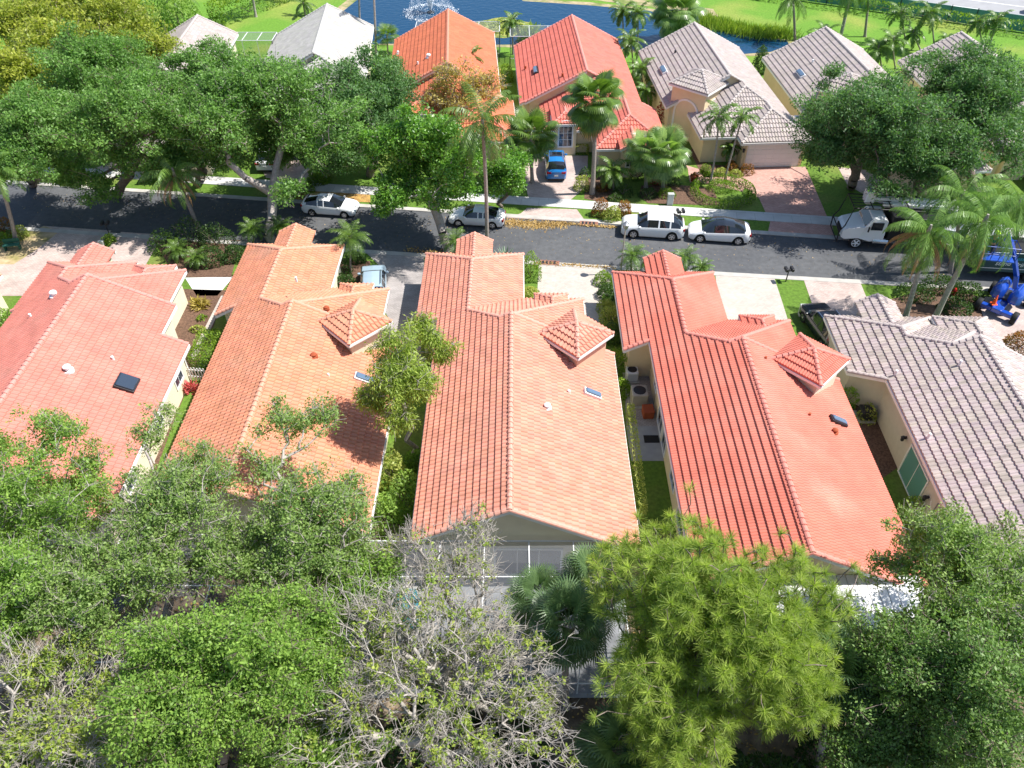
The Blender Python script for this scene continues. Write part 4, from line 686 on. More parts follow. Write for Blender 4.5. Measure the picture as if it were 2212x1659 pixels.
for k, (bx, by, ty_, lb, L_) in enumerate([(1366,588,552,'pygmy date palm beside the lamp post, tallest of its row',1.5),(1408,592,566,'small pygmy date palm just right of the tallest one',1.1),(1480,590,556,'pygmy date palm right of the small front gable of the scarlet house',1.3),(1516,604,578,'lowest pygmy date palm by the near kerb',1.1),(984,560,520,'pygmy date palm left of the small front gable of the salmon house',1.5),(757,590,512,'dark shaded date palm behind the silver car',1.9),(545,530,494,'shaded date palm left of the front gable of the orange house',1.4),(606,530,490,'shaded date palm above the front gable of the orange house',1.3),(382,560,538,'shaded date palm behind the coral house, left one',1.3),(424,575,556,'pale date palm beside the front gable of the coral house',1.2)]):
    pm('date_palm', lb, (bx,by), (bx,ty_), kind='pygmy', n=30, L=L_, seed=100+k, r=.08, group=PYG, elmin=-.35, cat='small palm')
pm('coconut_palm', 'small palm at the pond bank beside the deep orange house', (838,118), (836,76), kind='fan', n=22, L=1.5, seed=21, r=.1, leaf='palm_leaf')
pm('coconut_palm', 'small palm on the lawn above the whitish grey roof', (660,34), (655,6), kind='coco', n=14, L=2.2, seed=22, r=.12)
pm('tall_palm', 'tall thin palm trunk left of the pond fountain, crown above the picture', (777,62), (773,-62), kind='coco', n=12, L=2.6, seed=23, r=.13, bark='pale_bark')
pm('tall_palm', 'tall thin palm trunk at the right side of the whitish grey roof', (812,118), (803,-80), kind='coco', n=12, L=2.6, seed=24, r=.13, bark='pale_bark')
pm('tall_palm', 'leaning palm trunk in front of the yellow hedge at the top', (553,37), (535,-60), kind='coco', n=14, L=3.0, seed=25, r=.15, bark='pale_bark')
pm('coconut_palm', 'coconut palm with a dark trunk at the tip of the pond', (1717,88), (1713,-5), kind='coco', n=18, L=3.4, seed=26, r=.15)
pm('queen_palm', 'queen palm leaning over the grey roofs, hanging fronds', (1812,92), (1838,-25), kind='queen', n=18, L=3.4, seed=27, r=.2, elmin=-1.0, bark='pale_bark')
pm('queen_palm', 'queen palm at the top edge with long hanging fronds', (1868,80), (1880,-30), kind='queen', n=18, L=3.4, seed=28, r=.15, elmin=-1.0)
GA = 'feather palms behind the grey roofs'
for k, (bx, by, tx_, ty_, L_, lb) in enumerate([(1935,150,1930,88,2.3,'leafy palm between the two grey roofs'),(1905,150,1897,105,2.2,'lowest palm between the two grey roofs, left one'),(1958,95,1946,28,2.2,'palm in front of the highway fence, left of three'),(1990,110,1972,72,1.9,'palm in the middle of the clump before the highway fence'),(2020,115,2012,28,2.3,'tall palm of the clump right before the highway fence'),(2126,110,2112,48,1.7,'left one of the pair of palms on the lawn by the highway'),(2132,112,2154,44,2.0,'right one of the pair of palms on the lawn by the highway'),(1775,110,1782,72,2.2,'low dark palm behind the middle grey roof'),(2040,120,2048,88,1.8,'low palm right of the clump before the highway fence')]):
    pm('feather_palm', lb, (bx,by), (tx_,ty_), kind='areca', n=18, L=L_, seed=200+k, r=.09, group=GA)
GB = 'feather palms by the brick red house'
for k, (bx, by, tx_, ty_, L_, lb) in enumerate([(1352,125,1345,22,2.0,'tall bamboo like palm by the pond, left one of the clump'),(1375,135,1378,30,2.0,'tall bamboo like palm by the pond, right one of the clump'),(1368,160,1362,88,2.2,'leafy palm at the corner of the brick red roof'),(1392,205,1385,150,2.0,'banana like palm between the brick red and grey roofs'),(1402,235,1396,195,1.7,'lower banana like palm between the brick red and grey roofs'),(1108,118,1106,48,1.9,'shaggy palm beside the lily patch'),(1798,300,1792,262,1.7,'yellow green palm before the arched entry of the grey house')]):
    pm('feather_palm', lb, (bx,by), (tx_,ty_), kind='areca', n=22, L=L_, seed=300+k, r=.09, group=GB)
pm('fan_palm', 'large fan palm behind the grey tan roof peak by the pond', (1462,95), (1462,22), kind='fan', n=38, L=3.0, seed=31, elmin=-1.0, leaf='pale_fan_leaf')
GS = 'cabbage palms among the near trees'
for k, (bx, by, tx_, ty_, zt, L_, lb) in enumerate([(1228,1560,1230,1345,6.0,1.7,'cabbage palm left of the pine, grey trunk below'),(1290,1440,1285,1250,5.6,1.6,'cabbage palm between the pool screen and the pine'),(1160,1500,1165,1290,5.2,1.4,'cabbage palm behind the half bare tree'),(1765,1660,1800,1450,6.2,1.8,'dark cabbage palm right of the pine with a pale leaning trunk'),(1800,1540,1800,1375,4.6,1.5,'dark cabbage palm below the white patio roof'),(1340,1760,1350,1620,3.4,1.9,'low dark fan palm under the pine'),(1450,1800,1430,1680,3.2,1.9,'low dark fan palm at the bottom edge under the pine')]):
    th = at(tx_, ty_, zt); bs = g2(bx, by); palm('cabbage_palm', lb, ((bs[0]+th.x)/2 if k not in (3,) else bs[0], (bs[1]+th.y)/2 if k not in (3,) else bs[1]), (th.x, th.y, zt), kind='fan', n=36, L=L_, seed=400+k, r=.15, elmin=-.9, group=GS, boots=k < 2)
# ---------------------------------------------------------------- shrubs and hedges
S = shrub
hedge_line('hedge', 'low yellow green hedge under the window of the brick red house', g2(1180,330), g2(1270,331), .9, .9, 'yellow_shrub_leaf', 1500, .14, 1)
S('shrub', 'rounded yellow bush at the edge of the blue car driveway', g2(1256,408), .85, .75, 1.3, 'yellow_shrub_leaf', 1100, .12, 2); S('shrub', 'dark bush behind the rounded yellow bush', g2(1262,385), .7, .6, 1.1, 'dark_shrub_leaf', 700, .12, 3)
S('croton', 'left croton of the pair by the kerb, red and green', g2(1297,465), .85, .7, 1.6, 'croton_leaf', 1300, .13, 4); S('croton', 'right croton of the pair by the kerb, dark red', g2(1347,466), .8, .65, 1.45, 'croton_leaf', 1200, .13, 5)
S('shrub', 'yellow bush standing between the two crotons', g2(1321,474), .95, .7, 1.5, 'yellow_shrub_leaf', 1400, .13, 6)
GF = 'dark shrubs before the brick red house'
for k, (px, py, r_, h_, lf) in enumerate([(1300,412,.7,.8,'croton_leaf'),(1345,420,1.1,1.0,'dark_shrub_leaf'),(1378,385,.9,1.2,'dark_shrub_leaf'),(1400,425,1.0,.9,'dark_shrub_leaf'),(1440,425,.9,.9,'hedge_leaf'),(1418,398,.6,.9,'red_shrub_leaf'),(1455,402,.7,1.0,'dark_shrub_leaf'),(1328,432,.8,.6,'dark_shrub_leaf')]):
    S('shrub', ['reddish low shrub at the foot of the tall fan palm', 'dark shrub below the bushy feather palm', 'dark shrub under the round window', 'dark shrub at the middle of the bed', 'green shrub at the right end of the bed by the utility box', 'small red shrub under the pale fan palm', 'dark shrub behind the pale fan palm', 'lowest dark shrub at the front of the bed'][k], g2(px,py), r_, r_*.8, h_, lf, 800, .12, 20+k, group=GF)
hedge_ring('round_hedge', 'round clipped hedge ring beside the red paver driveway', g2(1560,420), 2.45, .75, .75, 'hedge_leaf', 5200, .12, 7, sy=.95)
S('shrub', 'mounded green bush inside the round hedge', g2(1560,408), 1.55, 1.2, .95, 'hedge_leaf', 1800, .12, 8)
for k, (px, py, r_, h_, lf) in enumerate([(1522,375,.6,1.0,'hedge_leaf'),(1556,378,.8,.7,'yellow_shrub_leaf'),(1590,380,.7,.6,'yellow_shrub_leaf'),(1612,376,.8,1.1,'croton_leaf'),(1528,345,.6,1.2,'dark_shrub_leaf'),(1578,368,.7,1.0,'croton_leaf')]):
    S('shrub', ['green shrub at the walk of the grey tan house', 'low yellow shrub behind the round hedge, left', 'low yellow shrub behind the round hedge, right', 'croton at the left side of the white garage door', 'dark clipped shrub at the wall of the grey tan house', 'reddish shrub under the small garage side palm'][k], g2(px,py), r_, r_*.8, h_, lf, 800, .11, 40+k, group='shrubs before the grey tan house')
pm('date_palm', 'small feather palm against the wall left of the white garage door', (1577,352), (1577,318), kind='areca', n=20, L=1.3, seed=500, r=.07, cat='small palm')
S('red_shrub', 'large dark red bush before the arched entry', g2(1448,268), 2.0, 1.6, 2.9, 'red_shrub_leaf', 2600, .18, 50)
GP_ = 'bushes along the salmon house driveway'
for k, (px, py, r_, h_, lf) in enumerate([(1306,612,.9,1.0,'hedge_leaf'),(1312,640,.9,1.0,'dark_shrub_leaf'),(1310,672,.8,1.2,'yellow_shrub_leaf'),(1318,700,.95,1.5,'yellow_shrub_leaf'),(1322,735,.9,1.5,'dark_shrub_leaf'),(1328,800,1.2,1.9,'hedge_leaf'),(1338,850,.8,1.3,'hedge_leaf'),(1146,600,.95,2.3,'hedge_leaf'),(1144,640,.75,1.0,'yellow_shrub_leaf')]):
    S('shrub', ['bush at the street end of the row beside the white paver driveway', 'dark bush, second from the street in that row', 'yellow bush, third from the street in that row', 'rounded yellow green bush near the roof corner of the scarlet house', 'dark bush between rounded ones by the salmon tower', 'large yellow green bush below the salmon tower', 'bush at the corner of the air conditioner yard', 'upright bush against the right side of the salmon wing', 'small yellow bush beside the white porch slab'][k], g2(px,py), r_, r_, h_, lf, 1500, .12, 70+k, group=GP_)
hedge_line('hedge', 'thin yellow green hedge along the right eave of the salmon house', g2(1358,905), g2(1385,1125), .45, 1.3, 'yellow_shrub_leaf', 2600, .1, 90)
hedge_line('hedge', 'clipped lime green box hedge between coral and orange houses', g2(458,722,1), g2(432,785,1), 1.45, 1.5, 'hedge_leaf', 3600, .11, 91)
S('shrub', 'small dark shrub at the white gate', g2(440,805), .6, .6, 1.0, 'dark_shrub_leaf', 500, .12, 92); S('bromeliad', 'spiky orange red plant in the mulch bed by the coral house', g2(433,662), .75, .7, .8, 'orange_leaf', 260, .5, 93, spiky=True); S('bromeliad', 'pink red plant beside the white gate', g2(414,845), .7, .6, .9, 'pink_leaf', 240, .4, 94, spiky=True)
S('small_plant', 'small yellow plants in the mulch bed by the coral house', g2(430,715), .7, .5, .5, 'yellow_shrub_leaf', 240, .18, 95); S('small_plant', 'small green plant in the mulch bed below the orange red one', g2(436,690), .4, .4, .4, 'hedge_leaf', 160, .16, 96)
S('croton', 'orange and green croton at the left edge near the curved palm', g2(8,500), 1.2, .9, 1.3, 'croton_leaf', 900, .14, 97); S('shrub', 'pale yellow bush beside the curved palm', g2(48,512), .8, .7, 1.1, 'yellow_shrub_leaf', 900, .12, 98); S('shrub', 'green bush at the left edge in the sandy bed', g2(12,526), 1.0, .7, 1.0, 'hedge_leaf', 900, .12, 99)
S('shrub', 'lone round shrub between the two paver driveways', g2(238,524), .65, .6, .8, 'hedge_leaf', 700, .12, 100); S('shrub', 'low yellow green plants by the roof edge of the coral house', g2(190,562), 1.0, .5, .5, 'yellow_shrub_leaf', 500, .14, 101); S('shrub', 'green shrub at the left edge under the white wall', g2(12,700), 1.1, .9, 1.3, 'fresh_leaf', 1200, .14, 102)
GD = 'dark shrubs in the shade'
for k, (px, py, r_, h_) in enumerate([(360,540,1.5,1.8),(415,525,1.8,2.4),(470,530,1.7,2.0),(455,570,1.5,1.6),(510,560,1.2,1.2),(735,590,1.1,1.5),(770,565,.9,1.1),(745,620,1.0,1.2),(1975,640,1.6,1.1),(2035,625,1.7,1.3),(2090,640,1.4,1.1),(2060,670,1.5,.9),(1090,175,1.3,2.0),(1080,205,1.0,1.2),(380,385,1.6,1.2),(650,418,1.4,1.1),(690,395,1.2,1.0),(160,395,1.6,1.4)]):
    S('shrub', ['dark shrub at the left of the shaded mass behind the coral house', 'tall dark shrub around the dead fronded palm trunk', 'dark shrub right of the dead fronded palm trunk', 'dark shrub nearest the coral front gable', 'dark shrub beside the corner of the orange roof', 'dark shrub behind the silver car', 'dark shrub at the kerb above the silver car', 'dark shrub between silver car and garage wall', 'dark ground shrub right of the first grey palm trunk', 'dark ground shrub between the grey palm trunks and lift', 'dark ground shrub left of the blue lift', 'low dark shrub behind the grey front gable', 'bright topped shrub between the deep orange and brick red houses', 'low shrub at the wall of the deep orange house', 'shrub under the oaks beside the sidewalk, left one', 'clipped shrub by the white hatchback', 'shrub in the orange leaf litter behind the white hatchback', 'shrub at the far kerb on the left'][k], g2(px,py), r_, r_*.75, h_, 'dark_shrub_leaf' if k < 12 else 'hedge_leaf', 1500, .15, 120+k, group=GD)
S('croton', 'orange red bush at the right edge beside the grey roof', g2(2198,752), 1.3, 1.0, 1.5, 'croton_leaf', 1600, .14, 140); S('topiary', 'tall clipped green column between the two grey roofs', g2(1637,160), .95, .9, 3.2, 'dark_shrub_leaf', 2400, .16, 141); S('shrub', 'clipped green bush at the far right edge beyond the grey roof', g2(2198,190), 1.6, 1.3, 1.6, 'dark_shrub_leaf', 900, .18, 142)
S('shrub', 'yellow green shrub in the grey house yard, beside the dark tub', g2(1870,905), .75, .7, 1.2, 'yellow_shrub_leaf', 700, .12, 143); S('shrub', 'leafy bush below the scarlet tower against the beige wall', g2(1832,850,1), .8, .9, 1.7, 'fresh_leaf', 700, .15, 144)
S('shrub', 'bushy green plants at the lower corner of the grey house wall', g2(1975,1110), 1.0, .8, 1.5, 'fresh_leaf', 900, .15, 145)
hedge_line('hedge', 'yellow green hedge above the pinkish grey roof at the top', g2(470,52), g2(605,2), 3.2, 2.3, 'hedge_leaf', 4200, .24, 146)
hedge_line('hedge', 'dark green hedge in front of the highway fence', hp(-18,-1.6), hp(52,-1.6), 1.8, 1.6, 'hedge_leaf', 9000, .24, 147)
for k, (px, py, r_, h_) in enumerate([(400,40,3.2,4.0),(330,30,3.0,4.0),(440,70,2.2,2.6)]): S('tropical_shrub', ['dense tropical thicket at the top, left of the yellow hedge', 'dense thicket beside the yellow green trees', 'rounded dark shrub touching the pinkish grey roof'][k], g2(px,py+25), r_, r_*.8, h_, 'fresh_leaf', 2600, .28, 150+k)
pm('fan_palm', 'palm fronds over the thicket at the top', (385,50), (378,-10), kind='coco', n=16, L=3.2, seed=32, r=.14)
S('papyrus', 'upright bright green reeds in the pond beside the brick red roof', g2(1148,92,.1), 1.9, 1.3, 2.3, 'reed_leaf', 1500, .5, 153, spiky=True)
# agave
S('agave', 'grey green agave behind the salmon wing roof', g2(1091,562), .95, .95, 1.1, 'agave_leaf', 70, 1.1, 154, spiky=True, n_=0) if False else None
rs = np.random.RandomState(5); V = []; F = []
for i in range(30):
    a = i*2.4; el = 1.35-i*.035; d = np.array([math.cos(a)*math.cos(el), math.sin(a)*math.cos(el), math.sin(el)]); s = np.array([-math.sin(a), math.cos(a), 0])*.07; k = len(V)*1
    V += [s*-.8, s*.8, d*.6+s, d*.6-s, d*1.25+s*.1, d*1.25-s*.1]; F += [(k,k+1,k+2,k+3),(k+3,k+2,k+4,k+5)]
ag = g2(1091,566); rt = thing('agave', (ag[0],ag[1],.05), 0, 'grey green spiky agave behind the salmon wing roof', 'agave'); np_mesh('leaves', np.array(V), np.array(F), 'agave_leaf', rt, tint=rs.rand(len(F)))
# bank reeds, lily patch, litter
def scatter(name, label_m, P, size, up, seed, dirs=None, width=.5):
    rs = np.random.RandomState(seed); V, F = leaf_quads(rs, P, size, up, width, dirs); o = np_mesh(name, V, F, label_m, None, tint=rs.rand(len(F))); return tag(o, kind='stuff')
rs = np.random.RandomState(77)
def along(pts, n, w, z=.1):
    pts = [np.array(p) for p in pts]; L = np.cumsum([0]+[np.linalg.norm(b-a) for a, b in zip(pts, pts[1:])]); t = rs.rand(n)*L[-1]; X = np.interp(t, L, [p[0] for p in pts]); Y = np.interp(t, L, [p[1] for p in pts]); o = rs.normal(size=(n, 2))*w; return np.stack([X+o[:, 0], Y+o[:, 1], np.full(n, z)], 1)
P = along(G((1500,44),(1560,62),(1620,75),(1700,80)), 5000, .9, .45); scatter('bank_reeds', 'reed_leaf', P, 1.1, -.3, 1, np.tile([[0, 0, 1.]], (5000, 1)), .07)
def blob(c, rx, ry, n, z): a = rs.rand(n)*6.283; r = np.sqrt(rs.rand(n))*(.85+.15*np.sin(a*5+1)); return np.stack([c[0]+rx*r*np.cos(a), c[1]+ry*r*np.sin(a), np.full(n, z)+rs.rand(n)*.03], 1)
sheet('lily_patch', [tuple(Vector(g2(1085,60))+Vector((3.6*math.cos(t)*(1+.15*math.sin(3*t)), 3.4*math.sin(t)*(1+.12*math.cos(4*t))))) for t in np.linspace(0, 6.1, 24)], .07, 'lily' if 'lily' in M else mat('lily', (.30,.30,.07), var=.4, scale=4, c2=(.10,.16,.03), c2s=1.6, bump=.8, bscale=8).name, kind='stuff')
scatter('lily_leaves', 'yellow_shrub_leaf', blob(g2(1085,60), 3.4, 3.2, 700, .15), .4, 2, 2)
P = np.concatenate([along(G((1090,480),(1160,486),(1225,484)), 2600, .33, .012), along(G((1225,484),(1330,492)), 350, .12, .075), along(G((880,540),(1130,566)), 700, .22, .07), along(G((1155,569),(1330,580)), 500, .12, .075)]); scatter('fallen_leaves', 'dry_litter', P, .16, 4, 3)
P = np.stack([rs.uniform(-42, 33, 1300), np.zeros(1300), np.full(1300, .012)], 1); P[:, 1] = [curbline(x, 1)+rs.rand()**.6*5.6 for x in P[:, 0]]; scatter('fallen_leaves', 'dry_litter', P, .10, 4, 4)
P = np.stack([rs.uniform(-24, 24, 9000), rs.uniform(4, 21, 9000), np.full(9000, .02)], 1); scatter('leaf_litter', 'dry_litter', P, .16, 4, 5)
# ---------------------------------------------------------------- things on the houses
def roofpt(P, px, py):
    """local roof coordinates under a photo point"""
    z = 4.; inv = P['root'].matrix_basis.inverted() if False else None
    for _ in range(12):
        w_ = at(px, py, z); dx, dy = w_.x-P['root'].location.x, w_.y-P['root'].location.y; a = -P['root'].rotation_euler.z
        x = dx*math.cos(a)-dy*math.sin(a); y = dx*math.sin(a)+dy*math.cos(a); z = P['zR']-P['m']*abs(x)
    return x, y, z
def slopem(P, x, y, z):
    sg = 1 if x > 0 else -1; th = math.atan(P['m'])*sg
    return Matrix.Translation((x, y, z+.1)) @ Matrix.Rotation(th, 4, 'Y')
def skylight(P, px, py, lx, ly, frame='white_metal', glass='sky_glass', label=None, h=.14):
    x, y, z = roofpt(P, px, py); m = slopem(P, x, y, z); b = MB().rbox((-lx/2,-ly/2,-.12), (lx/2,ly/2,h), .03, m); s = b.build('skylight', frame, P['root'], label=label)
    MB().rbox((-lx/2+.06,-ly/2+.06,h-.02), (lx/2-.06,ly/2-.06,h+.09), .07, m).build('pane', glass, s)
def vent(P, px, py, r=.17, h=.3, m_='white_metal', dome=True):
    x, y, z = roofpt(P, px, py); b = MB(); prof = [(r*1.5,-.15),(r*1.5,.03),(r*.8,.04),(r*.8,h*.5),(r*1.1,h*.55),(r*1.1,h*.8),(r*.7,h),(.02,h*1.05)] if dome else [(r,-.2),(r,h),(r*.6,h)]
    b.lathe(prof, 12, None, (x,y,z+.05)); b.build('roof_vent' if dome else 'vent_pipe', m_, P['root'], smooth=True)
skylight(H[1], 275, 831, 1.15, 1.15, 'dark_metal', 'window_glass', 'large dark square skylight'); vent(H[1],118,640,.2,.36); vent(H[1],148,801,.2,.36); vent(H[1],245,777,.08,.2,dome=False); vent(H[1],67,685,.08,.2,dome=False)
skylight(H[3], 1279, 854, 1.1, .5, 'white_paint', 'sky_glass'); vent(H[3],1182,882,.16,.28); vent(H[3],1229,849,.08,.16,dome=False)
skylight(H[4], 1809, 913, 1.1, .5, 'dark_metal', 'sky_glass'); vent(H[4],1802,935,.14,.26,'terracotta'); vent(H[4],1748,898,.07,.14,'terracotta',False); vent(H[4],1653,776,.07,.14,'terracotta',False)
skylight(H[2], 787, 822, 1.2, .55, 'white_metal', 'sky_glass'); vent(H[2],678,771,.16,.2,'terracotta'); vent(H[2],705,667,.13,.12,'terracotta'); vent(H[2],710,812,.06,.12,dome=False); vent(H[2],640,604,.07,.15,dome=False)
for q in ((2071,790),(1933,811),(2004,947)): vent(H[5],*q,.07,.34,'white_metal',False)
skylight(H['F4'],1157,155,.5,1.6,'dark_metal','sky_glass'); vent(H['F4'],1135,150,.1,.3,'terracotta',False); vent(H['F4'],1215,166,.1,.3,'terracotta',False)
skylight(H['F5'],1433,154,.55,1.6,'white_metal','sky_glass'); vent(H['F5'],1458,116,.1,.3,'dark_metal',False); skylight(H['F6'],1729,162,.55,1.6,'white_metal','sky_glass'); vent(H['F6'],1755,136,.1,.3,'white_metal',False); skylight(H['F7'],2110,200,.55,1.6,'white_metal','sky_glass')
vent(H['F3'],926,125,.2,.36); vent(H['F3'],903,140,.08,.25,dome=False); vent(H['F3'],860,117,.12,.3)
def wallmat(P, x, y, face):
    """frame with X along the wall, Y out of it, origin on the wall"""
    return Matrix.Translation((x, y, 0)) @ Matrix.Rotation({'+y':0, '-y':PI, '-x':PI/2, '+x':-PI/2}[face], 4, 'Z')
def window(P, x, y, face, z0, w_, h, nx=2, nz=2, arch=False, glass='window_glass', parent=None, name='window', fr='white_paint', fw=.09):
    m = wallmat(P, x, y, face); b = MB(); f = fw
    b.box((-w_/2-f,-.05,z0-f), (w_/2+f,.07,z0), m).box((-w_/2-f,-.05,z0), (-w_/2,.06,z0+h), m).box((w_/2,-.05,z0), (w_/2+f,.06,z0+h), m)
    if not arch: b.box((-w_/2-f,-.05,z0+h), (w_/2+f,.07,z0+h+f), m)
    else:
        for k in range(10):
            a0, a1 = PI*k/10, PI*(k+1)/10; r0, r1 = w_/2, w_/2+f; vs = []
            for yy in (-.05, .06):
                for r_, a in ((r0,a0),(r1,a0),(r1,a1),(r0,a1)): vs.append(m @ Vector((r_*math.cos(a), yy, z0+h+r_*math.sin(a)*.8)))
            b.add(vs, [(4,5,6,7),(1,2,6,5),(0,4,7,3),(0,1,5,4),(3,7,6,2)])
    for k in range(1, nx): xx = -w_/2+w_*k/nx; b.box((xx-.02,0,z0), (xx+.02,.035,z0+h+(w_*.38 if arch else 0)), m)
    for k in range(1, nz+1 if arch else nz): zz = z0+h*k/nz; b.box((-w_/2,0,zz-.02), (w_/2,.045,zz+.02), m)
    o = b.build(name, fr, parent or P['root']); g = MB()
    pts = [(-w_/2,z0),(w_/2,z0),(w_/2,z0+h)]+([(w_/2*math.cos(PI*k/8), z0+h+w_*.4*math.sin(PI*k/8)) for k in range(1, 8)] if arch else [])+[(-w_/2,z0+h)]
    g.add([m @ Vector((p[0], .015, p[1])) for p in pts]+[m @ Vector((p[0], -.04, p[1])) for p in pts], [tuple(reversed(range(len(pts))))]+[(i,(i+1)%len(pts),len(pts)+(i+1)%len(pts),len(pts)+i) for i in range(len(pts))]); g.build('pane', glass, o); return o
def lantern(P, x, y, face, z):
    m = wallmat(P, x, y, face); b = MB(); b.box((-.06,0,z+.1),(.06,.1,z+.22),m).box((-.015,.05,z+.2),(.015,.2,z+.24),m); b.lathe([(.05,-.1),(.09,-.06),(.11,.16),(.14,.18),(.03,.3)],6,m @ Matrix.Translation((0,.2,z))); b.build('wall_lantern','dark_metal',P['root'])
def wallx(P, side, y): return -P['wl']+P['i'] if side == 'L' else P['wr']-P['i']
P = H[4]; xl = -P['wl']+P['i']
for y0, w_, h, z0 in ((12.6,1.4,1.9,.4),(10.9,1.1,1.9,.4),(7.8,1.2,1.3,1.0),(4.9,1.7,1.5,.8),(2.6,1.0,1.2,1.0)): window(P, xl, y0, '-x', z0, w_, h)
window(P, -P['wl']+P['i'], 15.2, '-x', 1.2, .8, 1.0)
P = H[5]; xl = -P['wl']+P['i']
window(P, xl, 10.6, '-x', .08, 2.5, 2.15, 2, 1, glass='green_glass', name='sliding_door'); window(P, xl, 7.2, '-x', .9, 1.3, 1.25, 1, 1, glass='beige_wall', name='blanked_window', fr='grey_metal', fw=.04); window(P, xl, 3.9, '-x', .7, 1.7, 1.45, 2, 1, glass='beige_wall', name='blanked_window', fr='grey_metal', fw=.04); lantern(P, xl, 12.6, '-x', 1.9); lantern(P, xl, 8.7, '-x', 1.5)
P = H[3]; 
for y0 in (3., 7., 11.): window(P, -P['wl']+P['i'], y0, '-x', .9, 1.2, 1.2); window(P, P['wr']-P['i'], y0-1, '+x', .9, 1.2, 1.2)
window(P, .9, P['i'], '-y', .1, 3.2, 2.1, 3, 1, name='sliding_door'); window(H[4], .5, H[4]['i'], '-y', .1, 3.2, 2.1, 3, 1, name='sliding_door')
P = H[1]; 
for y0 in (3.5, 8., 11.8): window(P, P['wr']-P['i'], y0, '+x', 1.0, 1.1, 1.2)
b = MB(); 
for yy in (13.2, 6.): b.tube([(P['wr']-P['i']+.06,yy,.1),(P['wr']-P['i']+.06,yy,2.2),(P['wr']-.05,yy,2.5)], .05, 6)
b.build('downspout', 'white_paint', P['root'])
P = H['F4']; window(P, P['sx'], P['sy']-.25, '+y', .95, 1.15, 1.9, 3, 3, True, fw=.13); window(P, P['xB'], P['yf']+.7, '+y', 1.1, 1.15, .9, 4, 2, True, fw=.12)
window(H['F3'], H['F3']['sx'], H['F3']['sy']-.25, '+y', .95, 1.15, 1.9, 3, 3, True, fw=.13)
for k in ('F3','F4'): P = H[k]; window(P, P['wrs'] and P['wrs']-P['i'] or P['wr']-P['i'], 6, '+x', 1, 1.2, 1.2)
b = MB(); P = H['F5']; fy = P['yf']-P['i']; m = wallmat(P, P['xB'], fy, '+y')
for r_ in range(5):
    for c_ in range(8): b.rbox((-2.45+c_*.6125+.02, -.02, .04+r_*.44), (-2.45+(c_+1)*.6125-.02, .05, .04+(r_+1)*.44-.03), .02, m)
b.box((-2.5,-.03,.0), (2.5,.02,2.25), m); gd = b.build('garage_door', 'white_paint', P['root']); b = MB(); b.box((-2.62,-.03,0),(-2.5,.08,2.36),m).box((2.5,-.03,0),(2.62,.08,2.36),m).box((-2.5,-.03,2.25),(2.5,.08,2.36),m); b.build('door_frame', 'cream_wall', gd)
lantern(P, P['xB']-2.85, fy, '+y', 1.7); lantern(P, P['xB']+2.85, fy, '+y', 1.7)
for k in ('F6','F7','F1','F2','F3','F4'):
    P = H[k]; m = wallmat(P, P['xB'], P['yf']-P['i'], '+y') 
# arched entries in the far towers (the face turned to the street, left)
for k in ('F5','F6'):
    P = H[k]; q = math.sqrt(.5); dd = (P['tr']-.38)*q; tw = [c for c in P['root'].children if c.name.startswith('tower')][0]
    for ang in (PI/4-PI/2, PI/4):
        m = Matrix.Translation((P['tx'], P['ty'], 0)) @ Matrix.Rotation(ang, 4, 'Z') @ Matrix.Translation((0, dd, 0)); b = MB()
        for kk in range(12):
            a0, a1 = PI*kk/12, PI*(kk+1)/12; vs = [m @ Vector((r_*math.cos(a), yy, 2.6+r_*math.sin(a))) for yy in (-.05,.07) for r_, a in ((1.15,a0),(1.33,a0),(1.33,a1),(1.15,a1))]; b.add(vs, [(4,5,6,7),(1,2,6,5),(0,4,7,3)])
        for sg in (-1, 1): b.box((min(sg*1.15,sg*1.33),-.05,0), (max(sg*1.15,sg*1.33),.07,2.6), m)
        fr_ = b.build('arch_frame', 'white_paint', tw); g = MB(); pts = [(-1.15,0),(1.15,0)]+[(1.15*math.cos(PI*j/12), 2.6+1.15*math.sin(PI*j/12)) for j in range(13)]; g.add([m @ Vector((p[0], .02, p[1])) for p in pts], [tuple(range(len(pts)))]); g.build('entry_recess', 'dark_interior' if ang > 0 else 'cream_wall', fr_)
# bay window on the yellow side wall of the second grey house
P = H['F6']; b = MB(); x0 = P['wr']-P['i']; b.box((x0-.1,13.6,.6),(x0+1.2,16.2,.8)).box((x0-.1,13.6,2.2),(x0+1.25,16.2,2.3)); [b.box((x0+1.1,13.6+k*1.26,.8),(x0+1.2,13.7+k*1.26,2.2)) for k in range(3)]; bw = b.build('bay_window','white_paint',P['root']); MB().box((x0,13.7,.8),(x0+1.12,16.1,2.2)).build('pane','sky_glass',bw); MB().add([(x0+.1,13.75,2.305),(x0+1.15,13.75,2.305),(x0+1.15,16.05,2.305),(x0+.1,16.05,2.305)],[(0,1,2,3)]).build('roof_pane','window_glass',bw)
